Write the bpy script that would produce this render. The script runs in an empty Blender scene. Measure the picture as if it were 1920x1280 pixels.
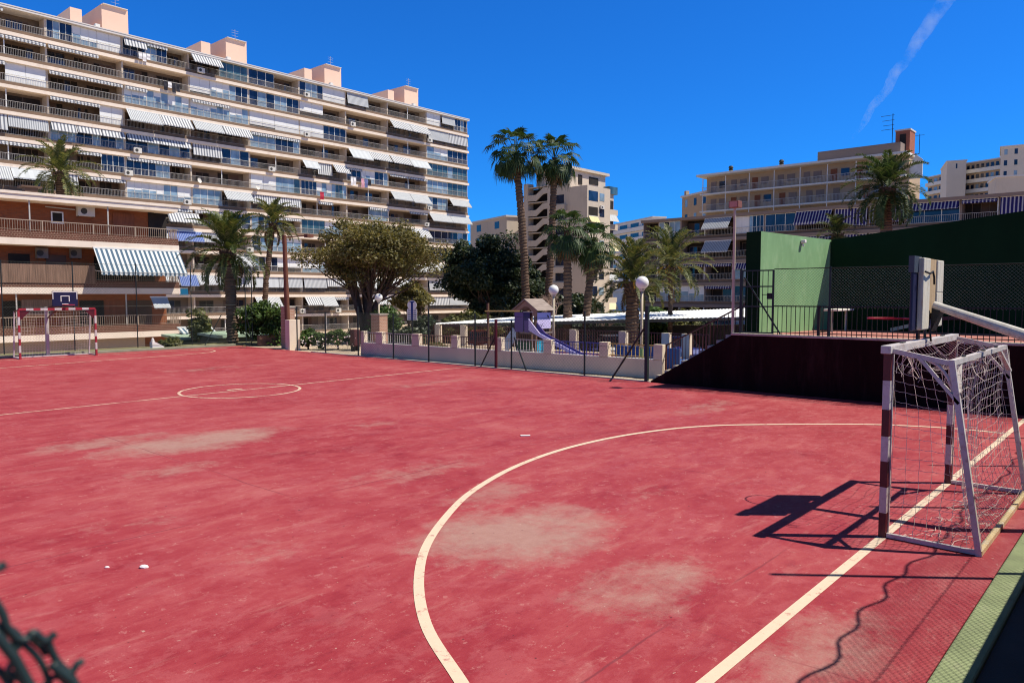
import bpy, bmesh, math, random
import numpy as np
from mathutils import Vector, Matrix, noise as mnoise

C = bpy.context.scene.collection
SC = bpy.context.scene
R = math.radians
random.seed(7)

# ---------------------------------------------------------------- camera, sky, sun, exposure
# world axes follow the sports court: X along the goal lines, Y along the touchlines
FOC, HOR, CAMH, YAW = 1400.0, 553.0, 2.61, R(41.6)
PITCH = math.atan((640 - HOR) / FOC)
cam = bpy.data.cameras.new("camera")
cam.sensor_width = 36.0
cam.lens = 36.0 * FOC / 1920.0
cam.clip_start = 0.05
cam.clip_end = 9000
cam.dof.use_dof = True
cam.dof.focus_distance = 16
cam.dof.aperture_fstop = 9.0
cam_o = bpy.data.objects.new("camera", cam)
cam_o.location = (0, 0, CAMH)
cam_o.rotation_euler = (R(90) - PITCH, 0, YAW - R(90))
C.objects.link(cam_o)
SC.camera = cam_o

SUN_EL = R(57.7)
SUN_DIR = Vector((0.6225 * math.cos(SUN_EL), -0.7826 * math.cos(SUN_EL), math.sin(SUN_EL)))
sun = bpy.data.lights.new("sun", 'SUN')
sun.energy = 4.9
sun.angle = R(0.5)
sun.color = (1.0, 0.935, 0.80)
sun_o = bpy.data.objects.new("sun", sun)
sun_o.rotation_euler = SUN_DIR.to_track_quat('Z', 'Y').to_euler()
sun_o.location = (30, -40, 60)
C.objects.link(sun_o)

W = bpy.data.worlds.new("World")
SC.world = W
W.use_nodes = True
nt = W.node_tree
bg = nt.nodes['Background']
sky = nt.nodes.new('ShaderNodeTexSky')
sky.sky_type = 'NISHITA'
sky.sun_disc = False
sky.sun_elevation = SUN_EL
sky.sun_rotation = math.atan2(SUN_DIR.x, SUN_DIR.y)
sky.altitude = 300
sky.air_density = 1.0
sky.dust_density = 0.3
sky.ozone_density = 3.0
tint = nt.nodes.new('ShaderNodeMix')
tint.data_type = 'RGBA'
tint.blend_type = 'MULTIPLY'
tint.inputs[0].default_value = 1.0
# deep blue towards the horizon in view, dimmed to neutral above the view to cut blue ambient light
geo = nt.nodes.new('ShaderNodeTexCoord')
sep = nt.nodes.new('ShaderNodeSeparateXYZ')
nt.links.new(geo.outputs['Generated'], sep.inputs[0])
mr = nt.nodes.new('ShaderNodeMapRange')
mr.inputs[1].default_value = 0.40
mr.inputs[2].default_value = 0.62
nt.links.new(sep.outputs[2], mr.inputs[0])
grad = nt.nodes.new('ShaderNodeMix')
grad.data_type = 'RGBA'
nt.links.new(mr.outputs[0], grad.inputs[0])
grad.inputs[6].default_value = (0.15, 1.05, 2.42, 1)
grad.inputs[7].default_value = (0.62, 0.60, 0.58, 1)
nt.links.new(grad.outputs[2], tint.inputs[7])
nt.links.new(sky.outputs[0], tint.inputs[6])
nt.links.new(tint.outputs[2], bg.inputs[0])
bg.inputs[1].default_value = 0.053
vs = SC.view_settings
vs.view_transform = 'Standard'
vs.look = 'None'
vs.exposure = 0.35
vs.gamma = 1.0
vs.use_curve_mapping = False
SC.cycles.max_bounces = 6
SC.cycles.transparent_max_bounces = 12
SC.cycles.use_denoising = True
SC.cycles.filter_width = 1.1

# ---------------------------------------------------------------- survey helpers: sight lines of the photograph to real points
def ray(px, py):
    r, f, u = (px - 960) / FOC, 1.0, -(py - 640) / FOC
    c, s = math.cos(PITCH), math.sin(PITCH)
    fw, up = f * c + u * s, -f * s + u * c
    return Vector((fw * math.cos(YAW) + r * math.sin(YAW), fw * math.sin(YAW) - r * math.cos(YAW), up)), fw
def gp(px, py, z=0.0):
    d, _ = ray(px, py)
    return Vector((0, 0, CAMH)) + d * ((z - CAMH) / d.z)
def atd(px, py, D):
    d, fw = ray(px, py)
    return Vector((0, 0, CAMH)) + d * (D / fw)
def aty(px, py, Y):
    d, _ = ray(px, py)
    return Vector((0, 0, CAMH)) + d * (Y / d.y)
def atx(px, py, X):
    d, _ = ray(px, py)
    return Vector((0, 0, CAMH)) + d * (X / d.x)

def sstep(a, b, x):
    t = min(1, max(0, (x - a) / (b - a)))
    return t * t * (3 - 2 * t)
def tz(x, y):
    return -0.06 - 1.1 * sstep(39, 43, y) - 2.0 * sstep(50, 80, y) * (1 - .5 * sstep(40, 90, x)) - 1.1 * sstep(29, 33, x) * (1 - sstep(39, 43, y))

# ---------------------------------------------------------------- mesh builder
class MB:
    def __init__(s):
        s.v, s.f, s.m = [], [], []
    def add(s, vs_, fs, m=0):
        b = len(s.v)
        s.v += [tuple(q) for q in vs_]
        for f in fs:
            s.f.append([b + i for i in f]); s.m.append(m)
        return s
    def quad(s, a, b, c, d, m=0):
        return s.add([a, b, c, d], [(0, 1, 2, 3)], m)
    def box(s, x0, y0, z0, x1, y1, z1, m=0):
        v = [(x0, y0, z0), (x1, y0, z0), (x1, y1, z0), (x0, y1, z0), (x0, y0, z1), (x1, y0, z1), (x1, y1, z1), (x0, y1, z1)]
        return s.add(v, [(0, 3, 2, 1), (4, 5, 6, 7), (0, 1, 5, 4), (1, 2, 6, 5), (2, 3, 7, 6), (3, 0, 4, 7)], m)
    def beam(s, p, q, w, h=None, m=0, up=(0, 0, 1)):
        h = w if h is None else h
        p, q = Vector(p), Vector(q)
        d = (q - p).normalized()
        up = Vector(up)
        if abs(d.dot(up)) > .98: up = Vector((1, 0, 0)) if abs(d.x) < .9 else Vector((0, 1, 0))
        a = d.cross(up).normalized() * (w / 2)
        b = a.cross(d).normalized() * (h / 2)
        v = [p - a - b, p + a - b, p + a + b, p - a + b, q - a - b, q + a - b, q + a + b, q - a + b]
        return s.add(v, [(0, 3, 2, 1), (4, 5, 6, 7), (0, 1, 5, 4), (1, 2, 6, 5), (2, 3, 7, 6), (3, 0, 4, 7)], m)
    def tube(s, pts, r, n=6, m=0, cap=True):
        pts = [Vector(p) for p in pts]
        rs = r if isinstance(r, (list, tuple)) else [r] * len(pts)
        rings, ref = [], None
        for i, p in enumerate(pts):
            a = pts[max(0, i - 1)]; b = pts[min(len(pts) - 1, i + 1)]
            d = (b - a)
            if d.length < 1e-9: d = Vector((0, 0, 1))
            d.normalize()
            if ref is None:
                ref = Vector((0, 0, 1)).cross(d)
                if ref.length < .1: ref = Vector((1, 0, 0)).cross(d)
            u = (ref - d * ref.dot(d))
            if u.length < 1e-6: u = Vector((1, .3, .2)).cross(d)
            u.normalize(); ref = u
            w = d.cross(u)
            rings.append([p + (u * math.cos(2 * math.pi * k / n) + w * math.sin(2 * math.pi * k / n)) * rs[i] for k in range(n)])
        vs_ = [q for rg in rings for q in rg]
        fs = []
        for i in range(len(pts) - 1):
            for k in range(n):
                k2 = (k + 1) % n
                fs.append((i * n + k, i * n + k2, (i + 1) * n + k2, (i + 1) * n + k))
        if cap:
            fs.append(tuple(range(n))[::-1]); fs.append(tuple((len(pts) - 1) * n + k for k in range(n)))
        return s.add(vs_, fs, m)
    def prism(s, poly, e, m=0):
        """closed polygon (list of 3D points) pushed along vector e"""
        e = Vector(e); n = len(poly)
        v = [Vector(p) for p in poly] + [Vector(p) + e for p in poly]
        fs = [tuple(range(n))[::-1], tuple(range(n, 2 * n))]
        for i in range(n):
            j = (i + 1) % n
            fs.append((i, j, n + j, n + i))
        return s.add(v, fs, m)
    def lathe(s, prof, n=20, c=(0, 0, 0), m=0):
        vs_ = []
        for r, z in prof:
            for k in range(n):
                a = 2 * math.pi * k / n
                vs_.append((c[0] + r * math.cos(a), c[1] + r * math.sin(a), c[2] + z))
        fs = []
        for i in range(len(prof) - 1):
            for k in range(n):
                k2 = (k + 1) % n
                fs.append((i * n + k, i * n + k2, (i + 1) * n + k2, (i + 1) * n + k))
        return s.add(vs_, fs, m)
    def sphere(s, c, r, n=20, m=0):
        k = n // 2
        return s.lathe([(max(1e-4, r * math.sin(math.pi * i / k)), -r * math.cos(math.pi * i / k)) for i in range(k + 1)], n, c, m)
    def build(s, name, mats, parent=None, smooth=False, loc=None, world=False):
        me = bpy.data.meshes.new(name)
        off = Vector((0, 0, 0))
        if world and parent is not None: off = parent.location
        if world and loc is not None: off = Vector(loc)
        me.from_pydata([(a[0] - off[0], a[1] - off[1], a[2] - off[2]) for a in s.v], [], s.f)
        if not isinstance(mats, (list, tuple)): mats = [mats]
        for m in mats: me.materials.append(m)
        if len(mats) > 1: me.polygons.foreach_set('material_index', s.m)
        if smooth: me.polygons.foreach_set('use_smooth', [True] * len(me.polygons))
        me.update()
        o = bpy.data.objects.new(name, me)
        C.objects.link(o)
        if parent is not None: o.parent = parent
        if loc is not None: o.location = loc
        return o

def tag(o, label, cat, group=None):
    o['label'] = label; o['category'] = cat
    if group: o['group'] = group
    return o
def thing(name, label, cat, loc=(0, 0, 0), rz=0.0, group=None):
    o = bpy.data.objects.new(name, None)
    o.empty_display_size = .3
    C.objects.link(o)
    o.location = loc; o.rotation_euler = (0, 0, rz)
    return tag(o, label, cat, group)
def struct(o):
    o['kind'] = 'structure'; return o
def bevel(o, w=.01, seg=2, ang=35):
    b = o.modifiers.new('bevel', 'BEVEL'); b.width = w; b.segments = seg; b.limit_method = 'ANGLE'; b.angle_limit = R(ang)
    return o

def quads_np(name, P, mats, parent=None, midx=None, off=None):
    """P: (n,4,3) array of quads -> one mesh"""
    P = np.asarray(P, dtype=np.float32)
    if off is not None: P = P - np.array(off, dtype=np.float32)
    n = len(P)
    me = bpy.data.meshes.new(name)
    me.vertices.add(4 * n); me.vertices.foreach_set('co', P.reshape(-1))
    me.loops.add(4 * n); me.loops.foreach_set('vertex_index', np.arange(4 * n, dtype=np.int32))
    me.polygons.add(n); me.polygons.foreach_set('loop_start', np.arange(0, 4 * n, 4, dtype=np.int32))
    me.polygons.foreach_set('loop_total', np.full(n, 4, dtype=np.int32))
    if not isinstance(mats, (list, tuple)): mats = [mats]
    for m in mats: me.materials.append(m)
    if midx is not None: me.polygons.foreach_set('material_index', np.asarray(midx, dtype=np.int32))
    me.update(); me.validate()
    o = bpy.data.objects.new(name, me); C.objects.link(o)
    if parent is not None: o.parent = parent
    return o

# ---------------------------------------------------------------- materials
class NG:
    def __init__(s, name):
        s.mat = bpy.data.materials.new(name); s.mat.use_nodes = True
        s.t = s.mat.node_tree; s.b = s.t.nodes['Principled BSDF']; s.out = s.t.nodes['Material Output']
    def n(s, typ, **kw):
        q = s.t.nodes.new('ShaderNode' + typ)
        for k, v in kw.items(): setattr(q, k, v)
        return q
    def l(s, a, b): s.t.links.new(a, b)
    def math(s, op, a, b=None, c=None, clamp=False):
        q = s.n('Math', operation=op); q.use_clamp = clamp
        for i, x in enumerate((a, b, c)):
            if x is None: continue
            if isinstance(x, (int, float)): q.inputs[i].default_value = x
            else: s.l(x, q.inputs[i])
        return q.outputs[0]
    def noise(s, vec, scale, detail=4, rough=.55, dist=0.0):
        q = s.n('TexNoise'); q.inputs['Scale'].default_value = scale; q.inputs['Detail'].default_value = detail
        q.inputs['Roughness'].default_value = rough; q.inputs['Distortion'].default_value = dist
        if vec is not None: s.l(vec, q.inputs['Vector'])
        return q.outputs['Fac']
    def mapr(s, x, a, b, c=0.0, d=1.0):
        q = s.n('MapRange'); q.inputs[1].default_value = a; q.inputs[2].default_value = b; q.inputs[3].default_value = c; q.inputs[4].default_value = d
        s.l(x, q.inputs[0]); return q.outputs[0]
    def mix(s, f, a, b, mode='MIX'):
        q = s.n('Mix', data_type='RGBA', blend_type=mode)
        for i, x in ((0, f), (6, a), (7, b)):
            if isinstance(x, (int, float)): q.inputs[i].default_value = x
            elif isinstance(x, tuple): q.inputs[i].default_value = (*x, 1) if len(x) == 3 else x
            else: s.l(x, q.inputs[i])
        return q.outputs[2]
    def ramp(s, x, stops):
        q = s.n('ValToRGB'); e = q.color_ramp.elements
        while len(e) < len(stops): e.new(.5)
        for i, (p, c) in enumerate(stops): e[i].position = p; e[i].color = (*c, 1)
        s.l(x, q.inputs[0]); return q.outputs[0]
    def coord(s, kind='Object'):
        return s.n('TexCoord').outputs[kind]
    def pos(s): return s.n('NewGeometry').outputs['Position']
    def sep(s, v):
        q = s.n('SeparateXYZ'); s.l(v, q.inputs[0]); return q.outputs
    def scl(s, v, xyz, loc=(0, 0, 0), rot=(0, 0, 0)):
        q = s.n('Mapping'); q.inputs['Scale'].default_value = xyz; q.inputs['Location'].default_value = loc; q.inputs['Rotation'].default_value = rot
        s.l(v, q.inputs[0]); return q.outputs[0]
    def bump(s, h, strength=.3, dist=.02):
        q = s.n('Bump'); q.inputs['Strength'].default_value = strength; q.inputs['Distance'].default_value = dist
        s.l(h, q.inputs['Height']); s.l(q.outputs[0], s.b.inputs['Normal'])
    def fin(s, col=None, rough=.7, spec=.3, metal=0.0):
        if col is not None:
            if isinstance(col, tuple): s.b.inputs['Base Color'].default_value = (*col, 1)
            else: s.l(col, s.b.inputs['Base Color'])
        if isinstance(rough, (int, float)): s.b.inputs['Roughness'].default_value = rough
        else: s.l(rough, s.b.inputs['Roughness'])
        s.b.inputs['Specular IOR Level'].default_value = spec
        s.b.inputs['Metallic'].default_value = metal
        return s.mat

def sc(c, k): return tuple(min(1, x * k) for x in c)
def M_plain(name, c, rough=.7, var=.15, scale=2.0, bump=0.0, bs=30, spec=.3, metal=0.0, dirt=None, dirt_amt=.5, stretch=(1, 1, 1)):
    g = NG(name)
    co = g.coord('Object')
    cs = g.scl(co, stretch)
    f = g.noise(cs, scale, 6, .6)
    f = g.mapr(f, .3, .7)
    col = g.mix(f, sc(c, 1 - var), sc(c, 1 + var))
    if dirt is not None:
        d = g.noise(g.scl(co, (stretch[0], stretch[1], stretch[2])), scale * 2.3, 8, .7)
        d = g.mapr(d, .52, .68, 0, dirt_amt)
        col = g.mix(d, col, dirt)
    if bump:
        g.bump(g.noise(co, bs, 5, .6), bump, .01)
    return g.fin(col, rough, spec, metal)

def M_court():
    g = NG('court_paint')
    P = g.pos(); xyz = g.sep(P)
    big = g.noise(P, .33, 9, .62, .3)
    mid = g.noise(g.scl(P, (1.0, 2.2, 1), rot=(0, 0, .5)), .9, 9, .68, .5)
    fine = g.noise(P, 9, 6, .7)
    grit = g.noise(P, 70, 3, .6)
    a = g.math('ADD', g.math('MULTIPLY', big, .38), g.math('ADD', g.math('MULTIPLY', mid, .30), g.math('ADD', g.math('MULTIPLY', fine, .10), g.math('MULTIPLY', g.noise(g.scl(P, (1.0, 2.6, 1), rot=(0, 0, .85)), 3.2, 8, .7, .6), .22))))
    col = g.ramp(a, [(.36, (.20, .013, .021)), (.44, (.29, .027, .037)), (.52, (.345, .050, .059)), (.58, (.39, .088, .090)), (.66, (.46, .165, .155))])
    blot = g.noise(P, 1.9, 10, .78, .25)
    col = g.mix(g.mapr(blot, .50, .56, 0, .30), col, (.43, .115, .125))
    fl = g.noise(P, 6.5, 10, .8, .15)
    col = g.mix(g.mapr(fl, .585, .61, 0, .55), col, (.48, .19, .18))
    col = g.mix(g.mapr(fl, .40, .37, 0, .45), col, (.19, .012, .022))
    # scuffed pale streaks
    st = g.noise(g.scl(P, (.7, 3.0, 1), rot=(0, 0, -.35)), 1.3, 10, .75, .3)
    col = g.mix(g.mapr(st, .55, .74, 0, .55), col, (.49, .21, .19))
    # worn patches where the paint is gone
    pert = g.noise(P, .95, 10, .74)
    tot = None
    for (x, y, rx, ry, k) in ((6.1, 5.3, 1.15, .88, 1.0), (5.75, 3.5, .78, .56, .80), (6.1, 12.95, 1.5, .85, 1.0), (5.0, 14.1, 1.0, .5, .85),
                              (4.9, 11.1, .7, .35, .5), (16.1, 8.1, 1.5, .5, .45), (7.2, 8.3, 1.4, .5, .4), (5.1, 1.8, 1.5, .40, .6), (6.9, 6.6, .7, .5, .55),
                              (14.5, 16.5, 2.2, .4, .35), (9.0, 12.0, .8, .4, .3), (3.3, 8.9, .7, .4, .35), (12.6, 25.5, 2.0, .7, .35), (8.3, 5.1, .7, .3, .3), (4.0, 6.9, .5, .35, .4)):
        dx = g.math('MULTIPLY', g.math('SUBTRACT', xyz[0], x), 1 / rx)
        dy = g.math('MULTIPLY', g.math('SUBTRACT', xyz[1], y), 1 / ry)
        d = g.math('ADD', g.math('POWER', g.math('ABSOLUTE', dx), 2), g.math('POWER', g.math('ABSOLUTE', dy), 2))
        w = g.math('MULTIPLY', g.mapr(d, 0, 1.9, 1, 0), k)
        tot = w if tot is None else g.math('MAXIMUM', tot, w)
    wm = g.math('ADD', tot, g.math('ADD', g.math('MULTIPLY', g.math('SUBTRACT', pert, .5), 2.5), g.math('MULTIPLY', g.math('SUBTRACT', fl, .5), 1.1)))
    wm = g.math('MULTIPLY', g.mapr(wm, .22, 1.0, 0, .88), g.mapr(tot, .02, .2))
    worn = g.mix(fine, (.29, .165, .135), (.45, .30, .255))
    col = g.mix(wm, col, worn)
    # dark stains and cracks
    stn = g.noise(P, 2.3, 9, .72, .3)
    col = g.mix(g.mapr(stn, .62, .74, 0, .5), col, (.19, .018, .03))
    wob = g.math('MULTIPLY', g.math('SUBTRACT', g.noise(P, .8, 6, .6), .5), .12)
    for ax, o, per in ((0, 5.22, 4.75), (1, 2.9, 5.4)):
        t = g.math('ADD', g.math('DIVIDE', g.math('ADD', g.math('SUBTRACT', xyz[ax], o), wob), per), .5)
        d = g.math('MULTIPLY', g.math('ABSOLUTE', g.math('SUBTRACT', g.math('FRACT', t), .5)), per)
        k = g.math('MULTIPLY', g.mapr(d, .004, .016, .75, 0), g.mapr(g.noise(P, .5, 3, .5), .42, .6))
        col = g.mix(k, col, (.16, .03, .04))
    col = g.mix(g.mapr(grit, .3, .7, 0, .30), col, (.22, .02, .035))
    chip = g.noise(P, 17, 2, .5); spot = g.noise(g.scl(P, (1, 1, 1), (9, 3, 0)), 13, 2, .5)
    col = g.mix(g.mapr(chip, .735, .75, 0, .6), col, (.50, .34, .29))
    col = g.mix(g.mapr(spot, .745, .76, 0, .75), col, (.07, .02, .025))
    g.bump(g.math('ADD', g.math('MULTIPLY', grit, .5), fine), .25, .01)
    return g.fin(col, g.mapr(mid, .3, .7, .60, .82), .27)

def M_line(name='line_paint', k=0.0):
    g = NG(name)
    P = g.pos()
    f = g.noise(P, 14, 8, .7); w = g.math('ADD', g.math('MULTIPLY', g.noise(P, 3.0, 8, .72), .6), g.math('MULTIPLY', g.noise(P, 22, 6, .75), .4))
    col = g.mix(f, (.58, .44, .33), (.70, .57, .44))
    col = g.mix(g.mapr(w, .545 - k, .60 - k, 0, .75 + k), col, (.40, .12, .12))
    return g.fin(col, .7, .3)

def M_stripe(name, c1, c2, per=.26, duty=.5, axis=0, var=.1, trans=.15):
    g = NG(name)
    co = g.coord('Object'); xyz = g.sep(co)
    t = g.math('FRACT', g.math('DIVIDE', xyz[axis], per))
    s = g.math('GREATER_THAN', t, duty)
    col = g.mix(s, c1, c2)
    f = g.mapr(g.noise(co, 1.2, 6, .65), .3, .75, 0, var * 2)
    col = g.mix(f, col, sc(c1, .6))
    g.b.inputs['Transmission Weight'].default_value = 0
    return g.fin(col, .85, .15)

def M_brick(name, c1, c2, mortar, sx=1.0, axis='XZ', bw=.25, bh=.075, off=.5):
    g = NG(name)
    co = g.coord('Object')
    xyz = g.sep(co)
    cb = g.n('CombineXYZ')
    if axis == 'XZ': g.l(g.math('ADD', xyz[0], xyz[1]), cb.inputs[0])
    else: g.l(xyz[0], cb.inputs[0])
    g.l(xyz[2] if axis == 'XZ' else xyz[1], cb.inputs[1])
    b = g.n('TexBrick'); b.offset = off
    b.inputs['Scale'].default_value = 1.0
    b.inputs['Color1'].default_value = (*c1, 1); b.inputs['Color2'].default_value = (*c2, 1); b.inputs['Mortar'].default_value = (*mortar, 1)
    b.inputs['Mortar Size'].default_value = .008; b.inputs['Brick Width'].default_value = bw; b.inputs['Row Height'].default_value = bh
    g.l(cb.outputs[0], b.inputs['Vector'])
    f = g.mapr(g.noise(co, .9, 7, .65), .35, .7, 0, .35)
    col = g.mix(f, b.outputs[0], sc(c1, .55))
    return g.fin(col, .85, .2)

def M_leaf(name, cols, trans=.35, rough=.55):
    g = NG(name)
    rnd = g.n('NewGeometry').outputs['Random Per Island']
    big = g.noise(g.coord('Object'), .55, 4, .6)
    x = g.math('ADD', g.math('MULTIPLY', rnd, .65), g.math('MULTIPLY', g.mapr(big, .3, .7), .35))
    n = len(cols)
    col = g.ramp(x, [(i / (n - 1) * .9 + .05, c) for i, c in enumerate(cols)])
    m = g.fin(col, rough, .35)
    tr = g.n('BsdfTranslucent'); g.l(g.mix(1.0, col, (1.25, 1.2, .6), 'MULTIPLY'), tr.inputs[0])
    mx = g.n('MixShader'); mx.inputs[0].default_value = trans
    g.l(g.b.outputs[0], mx.inputs[1]); g.l(tr.outputs[0], mx.inputs[2]); g.l(mx.outputs[0], g.out.inputs[0])
    return m

def M_glass(name, c, rough=.06, spec=.5, var=.5):
    g = NG(name)
    co = g.coord('Object')
    f = g.noise(g.scl(co, (.9, .9, .5)), 1.1, 3, .5)
    col = g.mix(g.mapr(f, .35, .65), sc(c, 1 - var), sc(c, 1 + var))
    g.bump(g.noise(co, .8, 2, .5), .06, .05)
    return g.fin(col, rough, spec)

MT = {}
MT['court'] = M_court()
MT['line'] = M_line()
MT['line_worn'] = M_line('worn_line_paint', .045)
MT['white_steel'] = M_plain('white_steel', (.54, .49, .47), .45, .12, 6, .1, 60, .4, dirt=(.30, .15, .11), dirt_amt=.6)
MT['red_steel'] = M_plain('red_steel', (.085, .007, .011), .45, .2, 6, .1, 60, .4)
MT['bright_red_steel'] = M_plain('bright_red_steel', (.42, .02, .04), .45, .2, 6, .1, 60, .4)
MT['net'] = M_plain('net_cord', (.60, .50, .45), .9, .2, 4)
MT['green_wire'] = M_plain('coated_wire', (.014, .028, .027), .5, .3, 30, 0, spec=.5)
MT['fence_green'] = M_plain('fence_post_paint', (.012, .022, .020), .5, .25, 5, spec=.4)
MT['link_pale'] = M_plain('pale_link_wire', (.13, .17, .13), .5, .2, 3, spec=.4)
MT['link'] = M_plain('link_wire', (.055, .085, .065), .55, .2, 3, spec=.4)
MT['galv'] = M_plain('galvanised_steel', (.50, .47, .42), .4, .15, 8, .05, 50, .5, dirt=(.26, .16, .11), dirt_amt=.5)
MT['wood_white'] = M_plain('weathered_white_board', (.55, .50, .42), .8, .2, 3, .3, 40, dirt=(.33, .23, .14), dirt_amt=.7, stretch=(6, 6, .6))
MT['wood_bare'] = M_plain('bare_board', (.42, .29, .17), .85, .25, 3, .3, 40, stretch=(8, 8, .5))
MT['navy'] = M_plain('navy_board', (.012, .012, .045), .45, .2, 3)
MT['conc'] = M_plain('concrete', (.42, .37, .31), .9, .15, 1.2, .25, 30, dirt=(.25, .21, .17), dirt_amt=.5)
MT['sand'] = M_plain('sandy_ground', (.46, .36, .27), .95, .18, .4, .3, 12, dirt=(.27, .20, .14), dirt_amt=.45)
MT['strip_shade'] = M_plain('strip_shade', (.06, .058, .055), .9, .2, 1, .3, 60)  # near-black tone imitating the shadow beside the kerb
MT['kerb_green'] = M_plain('green_kerb', (.235, .275, .14), .8, .22, 2.5, .2, 40, dirt=(.30, .30, .19), dirt_amt=.5)
MT['terrace'] = M_plain('terrace_concrete', (.10, .10, .10), .9, .15, 2, .2, 30)
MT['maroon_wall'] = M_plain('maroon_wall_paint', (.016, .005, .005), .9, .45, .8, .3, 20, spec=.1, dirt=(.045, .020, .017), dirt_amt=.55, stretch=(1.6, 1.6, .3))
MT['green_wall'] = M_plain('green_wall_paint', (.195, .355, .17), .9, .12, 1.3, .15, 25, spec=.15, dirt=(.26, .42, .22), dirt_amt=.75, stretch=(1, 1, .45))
MT['green_shade'] = M_plain('shade_darkened_green_paint', (.006, .026, .010), .9, .2, .8, .15, 25, spec=.1, stretch=(1, 1, .5))  # same green as the lit wall, darkened to paint in its shade
MT['upper_red'] = M_plain('upper_court_paint', (.38, .15, .13), .85, .18, .8, .2, 30, dirt=(.5, .26, .22), dirt_amt=.6)
MT['wall_pale'] = M_plain('pale_render', (.70, .58, .44), .9, .07, 1.5, .15, 40, dirt=(.42, .36, .30), dirt_amt=.35, stretch=(1, 1, .5))
MT['white'] = M_plain('white_paint', (.72, .69, .64), .6, .06, 2, 0)
MT['beige_wall'] = M_plain('beige_wall', (.42, .33, .25), .9, .08, .6, .1, 20)
MT['peach'] = M_plain('peach_render', (.79, .67, .56), .9, .07, .4, .1, 15, dirt=(.5, .36, .28), dirt_amt=.3, stretch=(1, 1, .3))
MT['peach_tower'] = M_plain('peach_tower_render', (.80, .54, .41), .9, .05, .3)
MT['brown_band'] = M_plain('brown_parapet', (.19, .125, .085), .9, .15, .5, .2, 12)
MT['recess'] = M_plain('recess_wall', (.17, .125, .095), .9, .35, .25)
MT['roof_grey'] = M_plain('roof_trim', (.62, .58, .55), .7, .08, .5)
MT['rail_white'] = M_plain('rail_paint', (.44, .41, .38), .5, .1, 2)
MT['frame_white'] = M_plain('window_frame', (.74, .73, .70), .5, .06, 1)
MT['lens_grey'] = M_plain('grille_grey', (.05, .048, .045), .6, .2, 3)
MT['back_frame'] = M_plain('brown_frame', (.13, .09, .07), .6, .3, .3)
MT['glass'] = M_glass('window_glass', (.012, .022, .050))
MT['glass_pale'] = M_glass('pale_curtained_glass', (.22, .31, .38), .12, .7, .25)
MT['glass_teal'] = M_glass('teal_glass', (.05, .10, .115), .06, .6, .4)
MT['blind'] = M_plain('white_blind', (.74, .74, .73), .7, .05, 1)
MT['dark_in'] = M_plain('dark_interior', (.02, .015, .013), .8, .5, .5)
MT['curtain'] = M_plain('brown_shutter', (.10, .06, .045), .8, .3, .6)
MT['st_grey'] = M_stripe('grey_striped_canvas', (.17, .18, .21), (.62, .62, .62), .36, .45)
MT['st_fine'] = M_stripe('pale_striped_canvas', (.26, .275, .30), (.54, .55, .56), .22, .45)
MT['st_plain'] = M_stripe('white_canvas', (.47, .49, .51), (.52, .54, .56), .9, .5)
MT['st_blue'] = M_stripe('blue_striped_canvas', (.025, .022, .12), (.46, .44, .46), .34, .64)
MT['st_sky'] = M_stripe('blue_canvas', (.05, .09, .30), (.22, .28, .48), .22, .5)
MT['orange_stalk'] = M_plain('date_stalk', (.50, .26, .03), .7, .3, 3)
MT['annex_rail'] = M_plain('beige_rail', (.36, .27, .20), .5, .1, 2)
MT['st_teal'] = M_stripe('blue_white_striped_canvas', (.075, .125, .185), (.62, .64, .64), .29, .5)
MT['brick'] = M_brick('orange_brick', (.34, .105, .04), (.26, .075, .03), (.20, .10, .06))
MT['brick_band'] = M_brick('brick_lattice', (.15, .055, .038), (.11, .045, .03), (.36, .25, .18), bw=.16, bh=.11)
MT['brick_pillar'] = M_brick('pillar_brick', (.50, .27, .18), (.40, .20, .13), (.52, .42, .33))
MT['reed'] = M_plain('reed_screen', (.20, .12, .085), .95, .5, 3, .4, 30, stretch=(9, 9, .3))
MT['door_wood'] = M_plain('door_wood', (.22, .07, .03), .6, .2, 2, stretch=(5, 5, .5))
MT['ac_shaded'] = M_plain('shade_darkened_enamel', (.20, .17, .15), .6, .1, 3)  # white enamel darkened to paint in the shade under the slab
MT['bright_red_steel2'] = M_plain('faded_red_steel', (.30, .022, .035), .5, .2, 6)
MT['ac'] = M_plain('white_enamel', (.62, .59, .54), .5, .06, 3)
MT['black'] = M_plain('black_paint', (.012, .012, .012), .5, .2, 3)
MT['globe'] = M_plain('opal_globe', (.82, .80, .76), .25, .03, 3, spec=.5)
MT['purple'] = M_plain('purple_panel', (.14, .085, .26), .5, .1, 1)
MT['lilac'] = M_plain('lilac_panel', (.64, .55, .80), .5, .06, 1)
MT['blue_plastic'] = M_plain('blue_plastic', (.03, .045, .30), .35, .15, 1, spec=.5)
MT['cyan_plastic'] = M_plain('cyan_panel', (.03, .42, .62), .4, .1, 1, spec=.5)
MT['blue_floor'] = M_plain('blue_rubber', (.04, .09, .26), .9, .12, 1)
MT['maroon_floor'] = M_plain('maroon_rubber', (.16, .05, .055), .9, .15, 1)
MT['timber'] = M_plain('timber_roof', (.27, .215, .19), .85, .25, 2, .2, 20, stretch=(1, 6, 1))
MT['timber_dark'] = M_plain('timber_post', (.15, .08, .05), .8, .2, 2)
MT['yellow'] = M_plain('yellow_paint', (.55, .38, .12), .5, .1, 2)
MT['maroon_rail'] = M_plain('maroon_rail', (.075, .020, .022), .5, .15, 2)
MT['brown_rail'] = M_plain('brown_rail', (.32, .20, .12), .5, .15, 2)
MT['sheet_roof'] = M_plain('sheet_roof', (.88, .88, .87), .5, .04, .8)
MT['carport_dark'] = M_plain('carport_frame', (.05, .05, .05), .6, .2, 2)
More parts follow.
